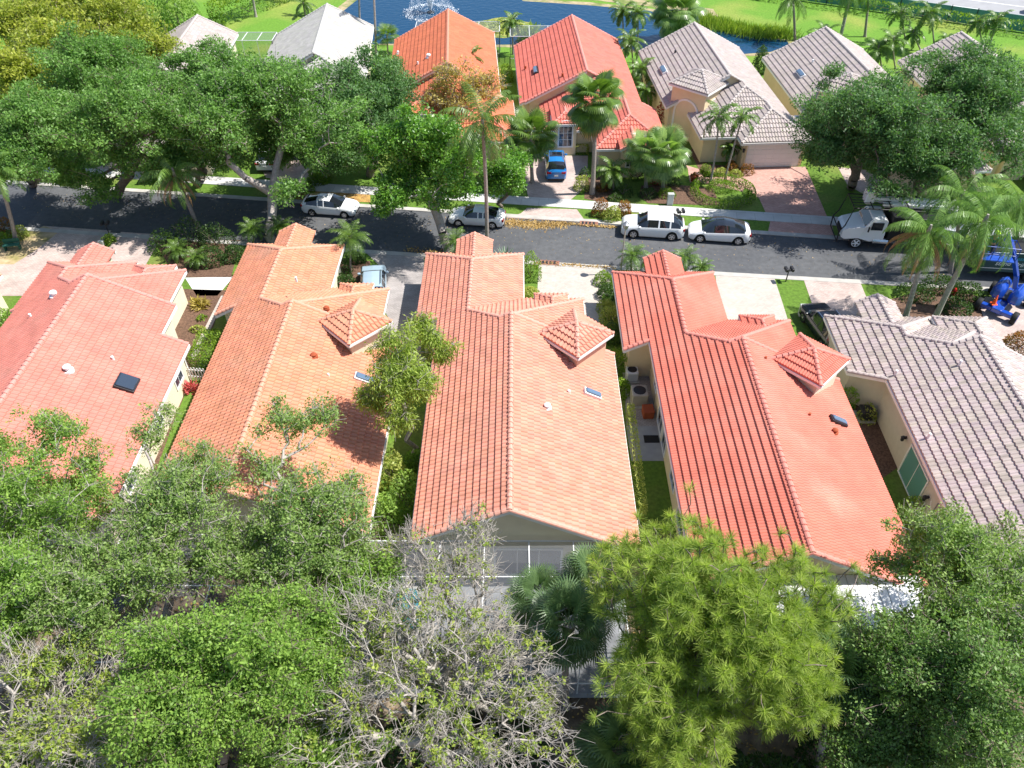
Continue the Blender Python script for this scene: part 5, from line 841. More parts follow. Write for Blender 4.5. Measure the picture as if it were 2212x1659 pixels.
# screen enclosure and pool behind the salmon house
def cage(label, origin, W, D_, Hh, nx, ny, rz=0., top=True, r=.035, screen=True):
    rt = thing('screen_enclosure', (*origin, 0), rz, label, 'pool screen'); b = MB()
    for i in range(nx+1):
        x = W*i/nx; b.tube([(x,0,Hh),(x,D_,Hh)], r, 4); b.tube([(x,0,0),(x,0,Hh)], r, 4)
    for j in range(ny+1):
        y = D_*j/ny; b.tube([(0,y,Hh),(W,y,Hh)], r, 4); b.tube([(0,y,0),(0,y,Hh)], r, 4); b.tube([(W,y,0),(W,y,Hh)], r, 4)
    b.tube([(0,0,1.0),(W,0,1.0)], r, 4).tube([(0,0,1.),(0,D_,1.)], r, 4).tube([(W,0,1.),(W,D_,1.)], r, 4); b.build('frame', 'white_metal', rt)
    if screen:
        s = MB(); e = .01; s.add([(e,e,0),(W-e,e,0),(W-e,e,Hh-.01),(e,e,Hh-.01),(e,D_,0),(W-e,D_,0),(W-e,D_,Hh-.01),(e,D_,Hh-.01)], [(0,1,2,3),(0,3,7,4),(1,5,6,2),(3,2,6,7)]); s.build('screen', 'screen_mesh', rt)
    return rt
ms = bpy.data.materials.new('screen_mesh'); ms.use_nodes = True; n = ms.node_tree; tp = n.nodes.new('ShaderNodeBsdfTransparent'); mx = n.nodes.new('ShaderNodeMixShader'); mx.inputs[0].default_value = .33; n.nodes['Principled BSDF'].inputs['Base Color'].default_value = (.17,.18,.20,1); n.links.new(tp.outputs[0], mx.inputs[1]); n.links.new(n.nodes['Principled BSDF'].outputs[0], mx.inputs[2]); n.links.new(mx.outputs[0], n.nodes['Material Output'].inputs[0]); M['screen_mesh'] = ms
cage('white framed screen enclosure over the pool behind the salmon house', (-7.6,16.0), 12.6, 5.9, 3.3, 6, 3)
cage('white screen frame behind the orange tiled house, under the trees', (-19.0,17.0), 10.2, 5.7, 2.7, 4, 2)
cage('low white screen frame behind the deep orange roof by the pond', (-10.9,90.3), 9.5, 3.2, 3.4, 4, 1)
cage('low white screen frame behind the brick red roof by the pond', (-.2,88.7), 8.5, 3.4, 3.4, 4, 1)
cage('small white screen frame beside the pinkish grey roof', (-31.5,88.6), 5.0, 2.6, 3.0, 3, 1)
sheet('pool_deck', [(-7.8,15.8),(5.4,15.8),(5.4,22.4),(-7.8,22.4)], .05, 'grey_concrete')
mp_ = bpy.data.materials.new('pool_water'); mp_.use_nodes = True; b_ = mp_.node_tree.nodes['Principled BSDF']; b_.inputs['Base Color'].default_value = (.03,.33,.42,1); b_.inputs['Roughness'].default_value = .05; M['pool_water'] = mp_
pc = Vector(g2(862,1312)); sheet('pool_water', [(pc.x-.9,pc.y-1.2),(pc.x+1.0,pc.y-1.2),(pc.x+1.1,pc.y+.2),(pc.x+.7,pc.y+1.0),(pc.x-.8,pc.y+1.0)], .07, 'pool_water'); sheet('pool_edge', [(pc.x-1.2,pc.y-1.5),(pc.x+1.3,pc.y-1.5),(pc.x+1.4,pc.y+.3),(pc.x+.9,pc.y+1.3),(pc.x-1.1,pc.y+1.3)], .06, 'pale_concrete')
# white patio roof behind the scarlet house
rt = thing('patio_roof', (8.4,15.9,0), 0, 'flat white patio roof attached behind the scarlet house', 'patio roof'); b = MB()
for k in range(24): b.add([(k*.42,0,3.1),(k*.42+.38,0,3.1),(k*.42+.38,3.95,3.5),(k*.42,3.95,3.5),(k*.42,0,3.18),(k*.42+.38,0,3.18),(k*.42+.38,3.95,3.58),(k*.42,3.95,3.58)], [(0,3,2,1),(4,5,6,7),(0,1,5,4),(1,2,6,5),(2,3,7,6),(3,0,4,7)])
b.add([(-.02,.02,3.08),(10.06,.02,3.08),(10.06,3.9,3.47),(-.02,3.9,3.47)], [(0,1,2,3)]); b.box((-.06,-.12,3.0),(10.1,-.01,3.2)); b.build('roof_panel','white_paint',rt)
for x in (0,5.0,9.9): MB().box((x,.05,0),(x+.1,.15,3.05)).build('post','white_paint',rt)
MB().box((-.2,.2,-.01),(10.3,3.9,.05)).build('slab','concrete',rt)
# ---------------------------------------------------------------- yard things
def acunit(label, p, s=.85, h=.9, m_='tan_metal', rz=0.):
    rt = thing('air_conditioner', (p[0],p[1],.06), rz, label, 'air conditioner'); MB().box((-s*.65,-s*.65,0),(s*.65,s*.65,.08)).build('pad','concrete',rt); b = MB().rbox((-s/2,-s/2,.08),(s/2,s/2,h),.05)
    for k in range(9): b.box((-s/2+.06+k*(s-.14)/9,-s/2-.012,.14),(-s/2+.10+k*(s-.14)/9,-s/2,h-.1)).box((-s/2-.012,-s/2+.06+k*(s-.14)/9,.14),(-s/2,-s/2+.10+k*(s-.14)/9,h-.1))
    bd = b.build('casing',m_,rt); MB().lathe([(s*.40,0),(s*.40,.02),(s*.36,.03),(.08,.05)],16,None,(0,0,h)).build('fan_grille','dark_metal',bd)
    return rt
acunit('big tan air conditioner in the yard left of the scarlet house', g2(1379,862,.3), .98, 1.0); acunit('smaller white air conditioner behind the big tan one', g2(1364,812,.3), .75, .8, 'white_metal'); acunit('dark round topped air conditioner beside the beige wall', g2(1868,898,.2), .8, .75, 'dark_metal')
rt = thing('storage_box', (*g2(1399,893,.2),.06), .05, 'square terracotta box beside the big tan air conditioner', 'box'); MB().rbox((-.32,-.36,0),(.32,.36,.5),.04).build('tub','terracotta',rt); MB().rbox((-.34,-.38,.5),(.34,.38,.58),.03).build('lid','terracotta',rt)
rt = thing('door_mat', (*g2(1407,950),.066), 0, 'black door mat on the grey slab by the scarlet house', 'mat'); MB().rbox((-.45,-.3,0),(.45,.3,.02),.01).build('mat','black_rubber',rt)
b0 = g2(1340,592); zt = zof(b0,484); rt = thing('street_lamp', (b0[0],b0[1],0), 0, 'slim street lamp post standing before the white crossover', 'street lamp'); MB().lathe([(.13,0),(.13,.12),(.075,.3),(.06,.5),(.05,zt-.4),(.07,zt-.38)],10).build('pole','tan_metal',rt,smooth=True); MB().lathe([(.07,zt-.4),(.16,zt-.36),(.25,zt-.05),(.27,zt),(.10,zt+.14),(.03,zt+.25)],12).build('lantern','grey_metal',rt,smooth=True)
def mailbox(label, p, two=True, m_='dark_metal', h=1.15):
    rt = thing('mailbox', (p[0],p[1],0), .1, label, 'mailbox'); MB().tube([(0,0,0),(0,0,h)],.045,6).box((-.28,-.03,h-.2),(.28,.03,h-.14)).build('post',m_,rt)
    for sx in ((-.22,.22) if two else (0,)):
        b = MB(); b.rbox((sx-.1,-.26,h-.12),(sx+.1,.26,h+.12),.03); b.build('box',m_,rt)
mailbox('double black mailbox at the sidewalk behind the white crossover', g2(1466,482)); mailbox('black mailbox on the grass strip by the near kerb', g2(1697,609)); mailbox('dark mailbox above the lone round shrub between the driveways', g2(237,508)); 
def pedestal(label, p, w_=.42, h=.85, m_='grey_plastic', lean=0.):
    rt = thing('utility_box', (p[0],p[1],.03), 0, label, 'utility box'); m = Matrix.Rotation(lean,4,'Y'); MB().rbox((-w_/2,-w_*.35,0),(w_/2,w_*.35,h),.03,m).build('cabinet',m_,rt); MB().rbox((-w_/2-.02,-w_*.37,h-.1),(w_/2+.02,w_*.37,h+.03),.03,m).build('lid',m_,rt)
pedestal('tall pale utility box at the lawn edge by the sidewalk', g2(1446,443), .5, 1.05); pedestal('pale green utility box in the grass strip beside the black car', g2(1733,682), .6, .85); pedestal('leaning pale green utility post between the paver driveways', g2(222,540), .35, .8, lean=.15)
rt = thing('hydrant', (*g2(2057,640),0), 0, 'small red hydrant in the dark ground cover by the grey palm trunk', 'hydrant'); mat('red_paint',(.5,.02,.015),rough=.4); MB().lathe([(.14,0),(.12,.05),(.11,.5),(.15,.52),(.13,.62),(.05,.72)],10).tube([(-.22,0,.42),(.22,0,.42)],.06,8).build('body','red_paint',rt,smooth=True)
def pot(label, p, r=.35, h=.5): rt = thing('flower_pot', (p[0],p[1],.05), 0, label, 'pot'); MB().lathe([(r*.65,0),(r*.95,h*.85),(r*1.1,h*.86),(r*1.1,h),(r*.9,h),(r*.85,h*.8)],14).build('pot','terracotta',rt,smooth=True); rs_ = np.random.RandomState(3); V, F = leaf_quads(rs_, rs_.normal(size=(60,3))*np.array([.16,.16,.1])+np.array([0,0,h+.12]), .2); np_mesh('plant', V, F, 'croton_leaf', rt, tint=rs_.rand(60))
pot('terracotta pot with plant at the walk beside the round hedge', g2(1498,392)); pot('terracotta pots under the dark oak by the grey house walk', g2(1923,385), .3, .4); pot('small orange pot beneath the left oak of the dark pair', g2(1977,318), .35, .4)
for lb, c_ in (('brick storm drain in the far kerb beside the white crossover', (1272,484)), ('brick storm drain in the near kerb beside the salmon house', (1187,569))):
    p = g2(*c_); rt = thing('storm_drain', (p[0],p[1],.02), -.12, lb, 'drain'); b = MB(); b.box((-.75,-.3,0),(.75,.3,.06)); b.build('surround','drain_brick',rt); b = MB(); [b.box((-.6+k*.3,-.2,.06),(-.42+k*.3,.2,.07)) for k in range(4)]; b.build('grate','dark_metal',rt)
p = Vector(g2(425,822)); rt = thing('picket_gate', (p.x-.9,p.y,0), -.1, 'white picket gate between the coral and orange houses', 'gate'); b = MB()
for k in range(9): b.prism([(k*.2,0),(k*.2+.09,0),(k*.2+.09,.03),(k*.2,.03)], .1, 1.15+.03*(k%2))
b.box((0,.03,.35),(1.7,.07,.43)).box((0,.03,.9),(1.7,.07,.98)); b.build('pickets','white_paint',rt)
rt = thing('bench', (*g2(30,540),.05), .2, 'green garden bench in the sandy bed at the left edge', 'bench'); mat('green_paint',(.03,.12,.09),rough=.5); MB().rbox((-.6,-.25,.42),(.6,.25,.47),.02).build('seat','green_paint',rt); MB().rbox((-.6,.22,.5),(.6,.27,.85),.02).build('backrest','green_paint',rt); [MB().box((x,-.2,0),(x+.06,.2,.42)).build('leg','green_paint',rt) for x in (-.55,.5)]
# fountain: spray cone of droplets, ring of foam
fp = Vector(g2(1210,38)) ; fp = Vector(at(1209.,38.)); fc = at(1212, 37) ; fc = at(740+572/3, 85/3)
rt = thing('fountain', (fc.x,fc.y,.06), 0, 'white fountain spray with a foam ring on the pond', 'fountain'); mf = bpy.data.materials.new('spray'); mf.use_nodes = True; b_ = mf.node_tree.nodes['Principled BSDF']; b_.inputs['Base Color'].default_value = (.85,.9,.95,1); b_.inputs['Roughness'].default_value = .4; M['spray'] = mf
rs = np.random.RandomState(9); k = 16000; t = rs.rand(k)**.7; a = rs.rand(k)*6.283; cone = rs.rand(k) < .7; R_ = np.where(cone, 1.25*t*(.55+.45*rs.rand(k)), 1.2+1.9*t); Z = np.where(cone, 3.6*t, 3.6*(1-t**2)*rs.rand(k)); V, F = leaf_quads(rs, np.stack([R_*np.cos(a), R_*np.sin(a), np.maximum(Z, .02)], 1), .075, 0); np_mesh('spray', V, F, 'spray', rt)
k = 1500; a = rs.rand(k)*6.283; R_ = 3.1+rs.normal(size=k)*.3; V, F = leaf_quads(rs, np.stack([R_*np.cos(a), R_*np.sin(a), np.full(k, .03)], 1), .12, 4); np_mesh('foam_ring', V, F, 'spray', rt); MB().lathe([(.5,-.05),(.45,.15),(.15,.2),(.1,.35)],12).build('nozzle','dark_metal',rt)
# ---------------------------------------------------------------- vehicles
def paint(name, c, rough=.25): mat(name, c, rough=rough, spec=.5, coat=.6)
paint('white_car_paint', (.78,.79,.80)); paint('blue_car_paint', (.01,.17,.48)); paint('silver_car_paint', (.32,.42,.50)); paint('black_car_paint', (.008,.01,.02)); paint('lift_blue', (.01,.06,.38)); mat('red_lens', (.35,.01,.01), rough=.2); mat('clear_lens', (.5,.55,.6), rough=.1, spec=.8); mat('plate', (.7,.7,.68)); mat('black_trim', (.012,.012,.014), rough=.5)
mat('skin', (.45,.25,.17)); mat('green_shirt', (.01,.16,.09)); mat('dark_trousers', (.03,.035,.05)); mat('lime_helmet', (.45,.75,.03), rough=.4); mat('teal_paint', (.012,.05,.065), rough=.35)
def wheel(parent, x, y, r, w_=.22, rim='chrome', out=1):
    m = Matrix.Translation((x, y, r)) @ Matrix.Rotation(-PI/2*out, 4, 'X'); o = MB().lathe([(r*.62,-w_/2),(r*.93,-w_/2),(r,-w_*.3),(r,w_*.3),(r*.93,w_/2),(r*.64,w_/2)], 20, m).build('wheel', 'black_rubber', parent, smooth=True)
    b = MB()
    for k in range(5):
        mm = m @ Matrix.Rotation(k*2*PI/5, 4, 'Z'); b.box((-.055,0,w_/2),(.055,r*.63,w_/2+.02), mm)
    b.lathe([(r*.66,w_/2-.02),(r*.66,w_/2+.015),(r*.58,w_/2+.015),(r*.58,w_/2-.02)], 20, m); b.lathe([(.09,w_/2),(.07,w_/2+.03)], 8, m); b.build('rim', rim, o); return o
def car(name, label, loc, rz, L, W, Hh, top, belt, cowl, rf, rr, tail, wheels=(.36,), paintm='white_car_paint', clr=.2, glassroof=False, sunroof=False, group=None, rails=False, cat='car', rim='chrome', plate=True, tumble=.2, clad=False):
    """top / belt: [(x, z)] side outline with x from 0 (rear) to 1 (front); cowl, rf = windscreen foot and top; rr, tail = rear glass top and foot (as x fractions)"""
    root = thing(name, (loc[0], loc[1], loc[2] if len(loc) > 2 else .0), rz, label, cat, group); r = wheels[0]; xw = (wheels[1]*L-L/2, wheels[2]*L-L/2) if len(wheels) > 2 else (-L/2+.19*L, L/2-.19*L)
    fx = sorted(set(list(np.linspace(0, 1, 46))+[cowl, rf, rr, tail, (rf+rr)/2]+[(q+L/2+s*r*1.12)/L for q in xw for s in (-1, 1)])); n = len(fx); hw = W/2
    rings = []
    for f in fx:
        x = f*L-L/2; T = np.interp(f, [p[0] for p in top], [p[1] for p in top]); B = np.interp(f, [p[0] for p in belt], [p[1] for p in belt]); B = min(B, T-.01)
        e = min(f, 1-f); wd = hw*(1-.20*max(0, 1-e/.10)**2.2); zb = clr+.10*max(0, 1-e/.05)
        ar = max([math.sqrt(max(0, (r*1.14)**2-(x-q)**2))+r if abs(x-q) < r*1.14 else 0 for q in xw]); lo = max(zb, ar); k = min(1, max(0, (T-B)/.4)); z1 = max(lo+.02, zb+.12)
        rings.append([(0,zb+.02),(wd*.90,lo),(wd*.985,z1),(wd,max(z1+.02,(B+zb)*.5+.05)),(wd*.985,B-.05),(wd*.95,B),(wd*(.93-tumble*k),T-.06*k-.005),(wd*(.80-tumble*k),T-.015),(0,T+.015)])
    m_ = 9; V = [(fx[i]*L-L/2, s*y, z) for i in range(n) for s in (1, -1) for y, z in rings[i]]; idx = lambda i, s, j: i*2*m_+(0 if s > 0 else m_)+j
    body, side, wsh, rwin, roofg = [], {1: [], -1: []}, [], [], []
    for i in range(n-1):
        f = (fx[i]+fx[i+1])/2
        for s in (1, -1):
            for j in range(m_-1):
                q = (idx(i,s,j), idx(i+1,s,j), idx(i+1,s,j+1), idx(i,s,j+1)); q = q[::-1] if s > 0 else q
                kk = rings[i][6][1]-rings[i][5][1] > .12 and rings[i+1][6][1]-rings[i+1][5][1] > .12
                if j == 5 and kk and tail+.03 < f < cowl-.02 and (glassroof or not any(abs(f-(rr+(rf-rr)*p)) < .010 for p in (.12, .55))): side[s].append(q)
                elif j >= 6 and rf < f < cowl-.01: wsh.append(q)
                elif j >= 6 and tail < f < rr: rwin.append(q)
                elif j >= 6 and glassroof and rr <= f <= rf: roofg.append(q)
                elif j == 7 and sunroof and rf-.24 < f < rf-.05: roofg.append(q)
                else: body.append(q)
    body += [tuple(idx(0,1,j) for j in range(m_))+tuple(idx(0,-1,j) for j in range(m_-1,-1,-1)), tuple(idx(n-1,1,j) for j in range(m_-1,-1,-1))+tuple(idx(n-1,-1,j) for j in range(m_))]
    def sub(fs, nm, mt, par, push=0.):
        if not fs: return None
        u = sorted(set(v for f_ in fs for v in f_)); mp = {v: i for i, v in enumerate(u)}; b = MB(); b.v = [V[v] for v in u]; b.f = [tuple(mp[v] for v in f_) for f_ in fs]; return b.build(nm, mt, par, smooth=True)
    bo = sub(body, 'body', paintm, root); sub(wsh, 'windshield', 'car_glass', root); sub(rwin, 'rear_window', 'car_glass', root); sub(side[1], 'side_windows', 'car_glass', root); sub(side[-1], 'side_windows', 'car_glass', root); sub(roofg, 'glass_roof' if glassroof else 'sunroof', 'car_glass', root)
    for q in xw:
        for s in (1, -1): wheel(root, q, s*(hw-.11), r, rim=rim, out=s)
        MB().tube([(q, -hw+.2, r), (q, hw-.2, r)], r*.8, 12).build('wheel_well', 'black_trim', root)
    zt = lambda f: np.interp(f, [p[0] for p in belt], [p[1] for p in belt])
    for s in (1, -1):
        MB().rbox((-.09,-.11,0),(.09,.11,.15),.04,Matrix.Translation(((cowl-.05)*L-L/2, s*(hw+.08), zt(cowl)-.0))).build('mirror', paintm, root)
        MB().rbox((-.14,-.2,-.06),(.10,.2,.08),.03,Matrix.Translation((L/2-.14, s*(hw*.66), zt(.97)-.15))).build('headlight', 'clear_lens', root); MB().rbox((-.07,-.2,-.1),(.12,.2,.1),.03,Matrix.Translation((-L/2+.06, s*(hw*.68), zt(.03)-.1))).build('tail_light', 'red_lens', root)
        if rails: MB().tube([(rf*L-L/2-.1, s*hw*.66, Hh+.0), ((rf+rr)/2*L-L/2, s*hw*.67, Hh+.05), (rr*L-L/2+.2, s*hw*.66, Hh-.02)], .025, 5).build('roof_rail', 'chrome', root)
    b = MB().rbox((L/2-.12,-hw*.6,clr+.05),(L/2+.02,hw*.6,clr+.22),.03); b.rbox((-L/2-.02,-hw*.8,clr+.03),(-L/2+.12,hw*.8,clr+.2),.03); b.build('bumper_trim', 'black_trim' if clad else 'black_trim', root)
    if plate: MB().box((-L/2-.03,-.16,.62),(-L/2+.02,.16,.76)).build('licence_plate', 'plate', root)
    return root
hatch = dict(top=[(0,.95),(.02,1.08),(.1,1.22),(.28,1.42),(.45,1.47),(.56,1.42),(.74,1.02),(.9,.86),(.97,.74),(1,.55)], belt=[(0,.95),(.1,1.03),(.4,.94),(.74,.88),(.97,.70),(1,.5)], cowl=.76, rf=.55, rr=.30, tail=.07)
coupe = dict(top=[(0,.80),(.03,.98),(.12,1.05),(.34,1.37),(.46,1.40),(.55,1.36),(.72,.98),(.9,.84),(.97,.70),(1,.5)], belt=[(0,.8),(.1,.95),(.4,.92),(.72,.86),(.97,.66),(1,.45)], cowl=.735, rf=.55, rr=.34, tail=.13)
suv = dict(top=[(0,1.02),(.02,1.18),(.12,1.50),(.2,1.64),(.4,1.72),(.58,1.69),(.74,1.20),(.9,1.08),(.97,.95),(1,.7)], belt=[(0,1.0),(.1,1.13),(.5,1.07),(.74,1.03),(.97,.88),(1,.65)], cowl=.76, rf=.60, rr=.19, tail=.03)
ev = dict(top=[(0,.90),(.02,1.08),(.08,1.18),(.28,1.52),(.45,1.62),(.58,1.56),(.8,1.02),(.92,.84),(.98,.68),(1,.5)], belt=[(0,.9),(.1,1.06),(.45,.97),(.8,.90),(.98,.66),(1,.45)], cowl=.81, rf=.60, rr=.32, tail=.09)
GK = 'cars parked along the far kerb'; th = -.127
car('hatchback', 'white hatchback parked under the big round oak', (-15.1,57.45), th, 4.57, 1.77, 1.47, wheels=(.31,.20,.80), paintm='white_car_paint', group=GK, **hatch)
car('coupe', 'white coupe crossed by the tall coconut palm trunk', (-2.85,55.8), PI+th, 4.55, 1.80, 1.40, wheels=(.32,.20,.81), group=GK, **coupe)
car('crossover', 'white crossover with body coloured roof behind the street lamp', (11.25,54.15), PI+th, 4.95, 1.98, 1.72, wheels=(.38,.19,.80), group=GK, clad=True, **suv)
car('electric_car', 'white car with black glass roof, rightmost of the parked row', (16.45,53.5), PI+th, 4.78, 1.92, 1.62, wheels=(.36,.19,.81), glassroof=True, group=GK, **ev)
car('crossover', 'bright blue crossover seen from behind on a paver driveway', (g2(1201,395)[0], 64.6), PI/2, 4.5, 1.84, 1.68, wheels=(.35,.19,.80), paintm='blue_car_paint', sunroof=True, rails=True, **suv)
car('suv', 'silver blue car half hidden behind the roof of the orange house', (g2(806,600,1.2)[0], g2(806,604,1.2)[1]), PI/2+.12, 4.7, 1.87, 1.75, wheels=(.36,.19,.80), paintm='silver_car_paint', rails=True, **suv)
car('suv', 'black car with chrome window line in front of the grey pink house', (g2(1788,700,1.)[0], g2(1788,696,1.)[1]), PI/2+.14, 4.8, 1.9, 1.7, wheels=(.37,.19,.80), paintm='black_car_paint', rails=True, **suv)
car('car', 'white car glimpsed through the big round oak', (g2(590,345)[0], g2(590,350)[1]), PI/2, 4.6, 1.85, 1.6, wheels=(.36,.19,.80), **suv)
van = dict(top=[(0,1.9),(.02,2.1),(.75,2.12),(.92,1.25),(1,.9)], belt=[(0,1.25),(.75,1.2),(.92,1.1),(1,.8)], cowl=.9, rf=.75, rr=.02, tail=.01)
car('van', 'white van driving on the highway at the top right corner', (*hp(19,8.6),.06), -.46, 5.6, 2.0, 2.1, wheels=(.36,.18,.82), **van)
# bucket truck of the tree crew
tw_ = g2(1828,537); rt = thing('bucket_truck', (30.0, 52.75, 0), PI-.10, 'white bucket truck of the tree crew parked behind queen palm fronds', 'truck'); T = rt
b = MB(); b.rbox((-4.8,-.9,.75),(4.2,.9,1.0),.04); b.build('chassis','black_trim',T)
# cab: hood + cabin, lofted by hand (x forward)
prof = [(1.15,1.0),(1.15,2.45),(1.35,2.62),(2.3,2.62),(2.75,1.95),(4.0,1.65),(4.25,1.45),(4.28,.9),(4.0,.75),(3.0,.95),(2.2,.75),(1.3,.75)]
b = MB(); n_ = len(prof); hwf = lambda x: 1.18 if x < 2.8 else 1.18-.22*(x-2.8)/1.5
b.add([(x, -hwf(x)+(0.12 if z > 2.3 else 0), z) for x, z in prof]+[(x, hwf(x)-(0.12 if z > 2.3 else 0), z) for x, z in prof], [tuple(range(n_)), tuple(range(2*n_-1,n_-1,-1))]+[(i,n_+i,n_+(i+1)%n_,(i+1)%n_) for i in range(n_)]); cab = b.build('cab','white_car_paint',T)
MB().add([(2.34,-.98,2.56),(2.34,.98,2.56),(2.77,1.06,2.0),(2.77,-1.06,2.0)],[(0,1,2,3),(3,2,1,0)]).build('windshield','car_glass',T)
for s in (1,-1):
    MB().prism([(0,0),(1,0),(1,1),(0,1)],0,1) if False else None
    MB().box((1.45,s*1.155-.04 if s > 0 else -1.195,1.75),(2.3,s*1.155+.04 if s > 0 else -1.115,2.38)).build('side_window','car_glass',T); MB().rbox((2.5,s*1.42-.06,1.7),(2.6,s*1.42+.06,2.15),.02).build('mirror','black_trim',T); MB().tube([(.75,s*1.0,.75),(1.9,s*1.0,.75)],.27,12).build('fuel_tank','chrome',T); MB().rbox((3.95,s*.78-.15,1.15),(4.33,s*.78+.15,1.35),.03).build('headlight','clear_lens',T); wheel(T, 3.05, s*.98, .5, .28, 'white_metal', s); wheel(T, -1.9, s*.98, .5, .5, 'white_metal', s)
MB().box((4.2,-.5,.95),(4.34,.5,1.45)).build('grille','black_trim',T)
b = MB()
for s in (-1,1): b.tube([(4.55,s*1.15,.6),(4.6,s*1.15,1.5),(4.3,s*1.15,2.0),(4.0,s*1.1,3.5),(-1.2,s*1.1,3.5)],.05,6)
for x,z in ((4.6,1.5),(4.55,.6),(4.0,3.5),(2.6,3.5),(1.2,3.5),(-.1,3.5)): b.tube([(x,-1.13,z),(x,1.13,z)],.045,6)
for yy in (-.6,-.2,.2,.6): b.tube([(4.0,yy,3.5),(1.0,yy,3.5)],.03,5)
b.build('brush_guard','black_trim',T)
b = MB().rbox((-3.0,-1.2,1.0),(.9,1.2,2.9),.05); b.build('chip_box','black_trim',T); MB().rbox((-4.8,-1.22,1.0),(-2.4,-.1,2.1),.05).build('tool_body','white_car_paint',T); MB().rbox((-4.8,.1,1.0),(-2.4,1.22,2.1),.05).build('tool_body','white_car_paint',T)
b = MB(); b.rbox((-3.9,-.55,3.4),(2.5,-.2,3.75),.06); b.rbox((-3.9,-.15,3.2),(1.6,.2,3.5),.06); b.lathe([(.45,0),(.4,1.2)],12,None,(-3.6,0,2.1)); b.build('boom','white_car_paint',T); MB().rbox((2.3,-.85,3.3),(3.0,.05,4.3),.08).build('bucket','white_car_paint',T)
# second truck: wood chipper behind
rt = thing('wood_chipper', (36.6,51.7,0), PI-.1, 'white wood chipper behind the bucket truck under the palms', 'chipper'); MB().rbox((-1.4,-.9,.8),(.9,.9,1.9),.08).build('body','white_car_paint',rt); MB().add([(.9,-.5,1.2),(.9,.5,1.2),(.9,.5,1.9),(.9,-.5,1.9),(2.0,-.3,2.6),(2.0,.3,2.6),(2.1,.3,3.0),(2.1,-.3,3.0)],[(0,1,5,4),(1,2,6,5),(2,3,7,6),(3,0,4,7)]).build('chute','white_car_paint',rt); [wheel(rt,-.2,s*.95,.4,.25,'white_metal',s) for s in (1,-1)]
# dark teal trailer with white lettering
rt = thing('trailer', (38.9,48.6,0), -.10, 'dark teal trailer with white lettering behind the blue lift', 'trailer'); b = MB().rbox((-4.2,-1.15,.7),(4.2,1.15,2.35),.05); tb = b.build('box','teal_paint',rt); MB().rbox((-4.1,-1.05,2.35),(4.1,1.05,2.42),.02).build('cover','black_rubber',rt)
for x in (-.6,.6): [wheel(rt,x,s*1.05,.38,.25,'dark_metal',s) for s in (1,-1)]
MB().box((-4.22,-1.165,1.0),(4.22,-1.155,1.04)).build('stripe','white_paint',rt)
def lettering(s, x, z, size, m_, name, par):
    cu = bpy.data.curves.new(name, 'FONT'); cu.body = s; cu.size = size; cu.extrude = .006; cu.shear = .2; o = bpy.data.objects.new(name, cu); col.objects.link(o); dg = bpy.context.evaluated_depsgraph_get(); me = bpy.data.meshes.new_from_object(o.evaluated_get(dg)); bpy.data.objects.remove(o); q = bpy.data.objects.new(name, me); me.materials.clear(); me.materials.append(M[m_]); col.objects.link(q); q.parent = par; q.rotation_euler = (PI/2, 0, 0); q.location = (x, -1.165, z); return q
mat('sky_letter', (.05,.30,.45)); lx = at(2158,572,1.6).x-38.9; lettering('stand', lx+.1, 1.3, .5, 'white_paint', 'lettering', rt); lettering('Prin', lx+1.42, 1.25, .5, 'white_paint', 'lettering', rt); lettering('essi', lx+1.42, 1.78, .42, 'sky_letter', 'lettering', rt)
# blue boom lift
c = at(2166,655,.5); LR = .80; rt = thing('boom_lift', (c.x,c.y,0), LR, 'blue articulated boom lift with a worker in its raised basket', 'boom lift'); L_ = rt
b = MB(); b.rbox((-1.5,-.35,.45),(1.9,.35,.8),.06); b.rbox((-1.35,-1.15,.38),(-.95,1.15,.68),.05); b.rbox((1.4,-1.15,.38),(1.8,1.15,.68),.05); b.build('chassis','lift_blue',L_)
for x in (-1.15,1.6): [wheel(L_,x,s*1.2,.46,.34,'lift_blue',s) for s in (1,-1)]
b = MB(); b.lathe([(.7,0),(.7,.15)],16,None,(.6,0,.8)); b.build('turntable','dark_metal',L_)
def cowl(lo, hi): 
    b = MB(); x0,y0,z0 = lo; x1,y1,z1 = hi; 
    for k, (e, z) in enumerate(((.0,z0),(.0,z0+(z1-z0)*.55),(.1,z0+(z1-z0)*.8),(.3,z1))): b.v += [(x0+e,y0+.25+e*.6,z),(x0+.3+e*.6,y0+e,z),(x1-.3-e*.6,y0+e,z),(x1-e,y0+.25+e*.6,z),(x1-e,y1-.25-e*.6,z),(x1-.3-e*.6,y1-e,z),(x0+.3+e*.6,y1-e,z),(x0+e,y1-.25-e*.6,z)]
    for k in range(3): b.f += [(k*8+i,k*8+(i+1)%8,k*8+8+(i+1)%8,k*8+8+i) for i in range(8)]
    b.f += [tuple(range(24,32)), tuple(range(7,-1,-1))]; return b.build('engine_cover','lift_blue',L_,smooth=True)
cowl((-.5,.16,.95),(1.5,1.0,1.9)); cowl((-.5,-1.0,.95),(1.5,-.16,1.9))
iv = Matrix.Rotation(-LR,4,'Z') @ Matrix.Translation((-c.x,-c.y,0)); W_ = lambda px,py,z: iv @ at(px,py,z)
p1, p2, p3 = W_(2196,596,2.3), W_(2189,545,4.6), W_(2180,503,6.0); bk = W_(2150,556,4.3); b = MB()
b.tube([W_(2192,625,1.5),p1],.2,4).tube([p1,p2,W_(2183,520,5.4)],.18,4); b.build('lower_boom','lift_blue',L_); MB().tube([W_(2183,520,5.4),p3,W_(2170,520,5.4)],.12,4).build('jib','lift_blue',L_)
b = MB(); bx, by, bz = bk.x, bk.y, bk.z; w2, d2 = 1.05, .55
mm = Matrix.Translation((bx,by,bz)) @ Matrix.Rotation(-1.0,4,'Z')
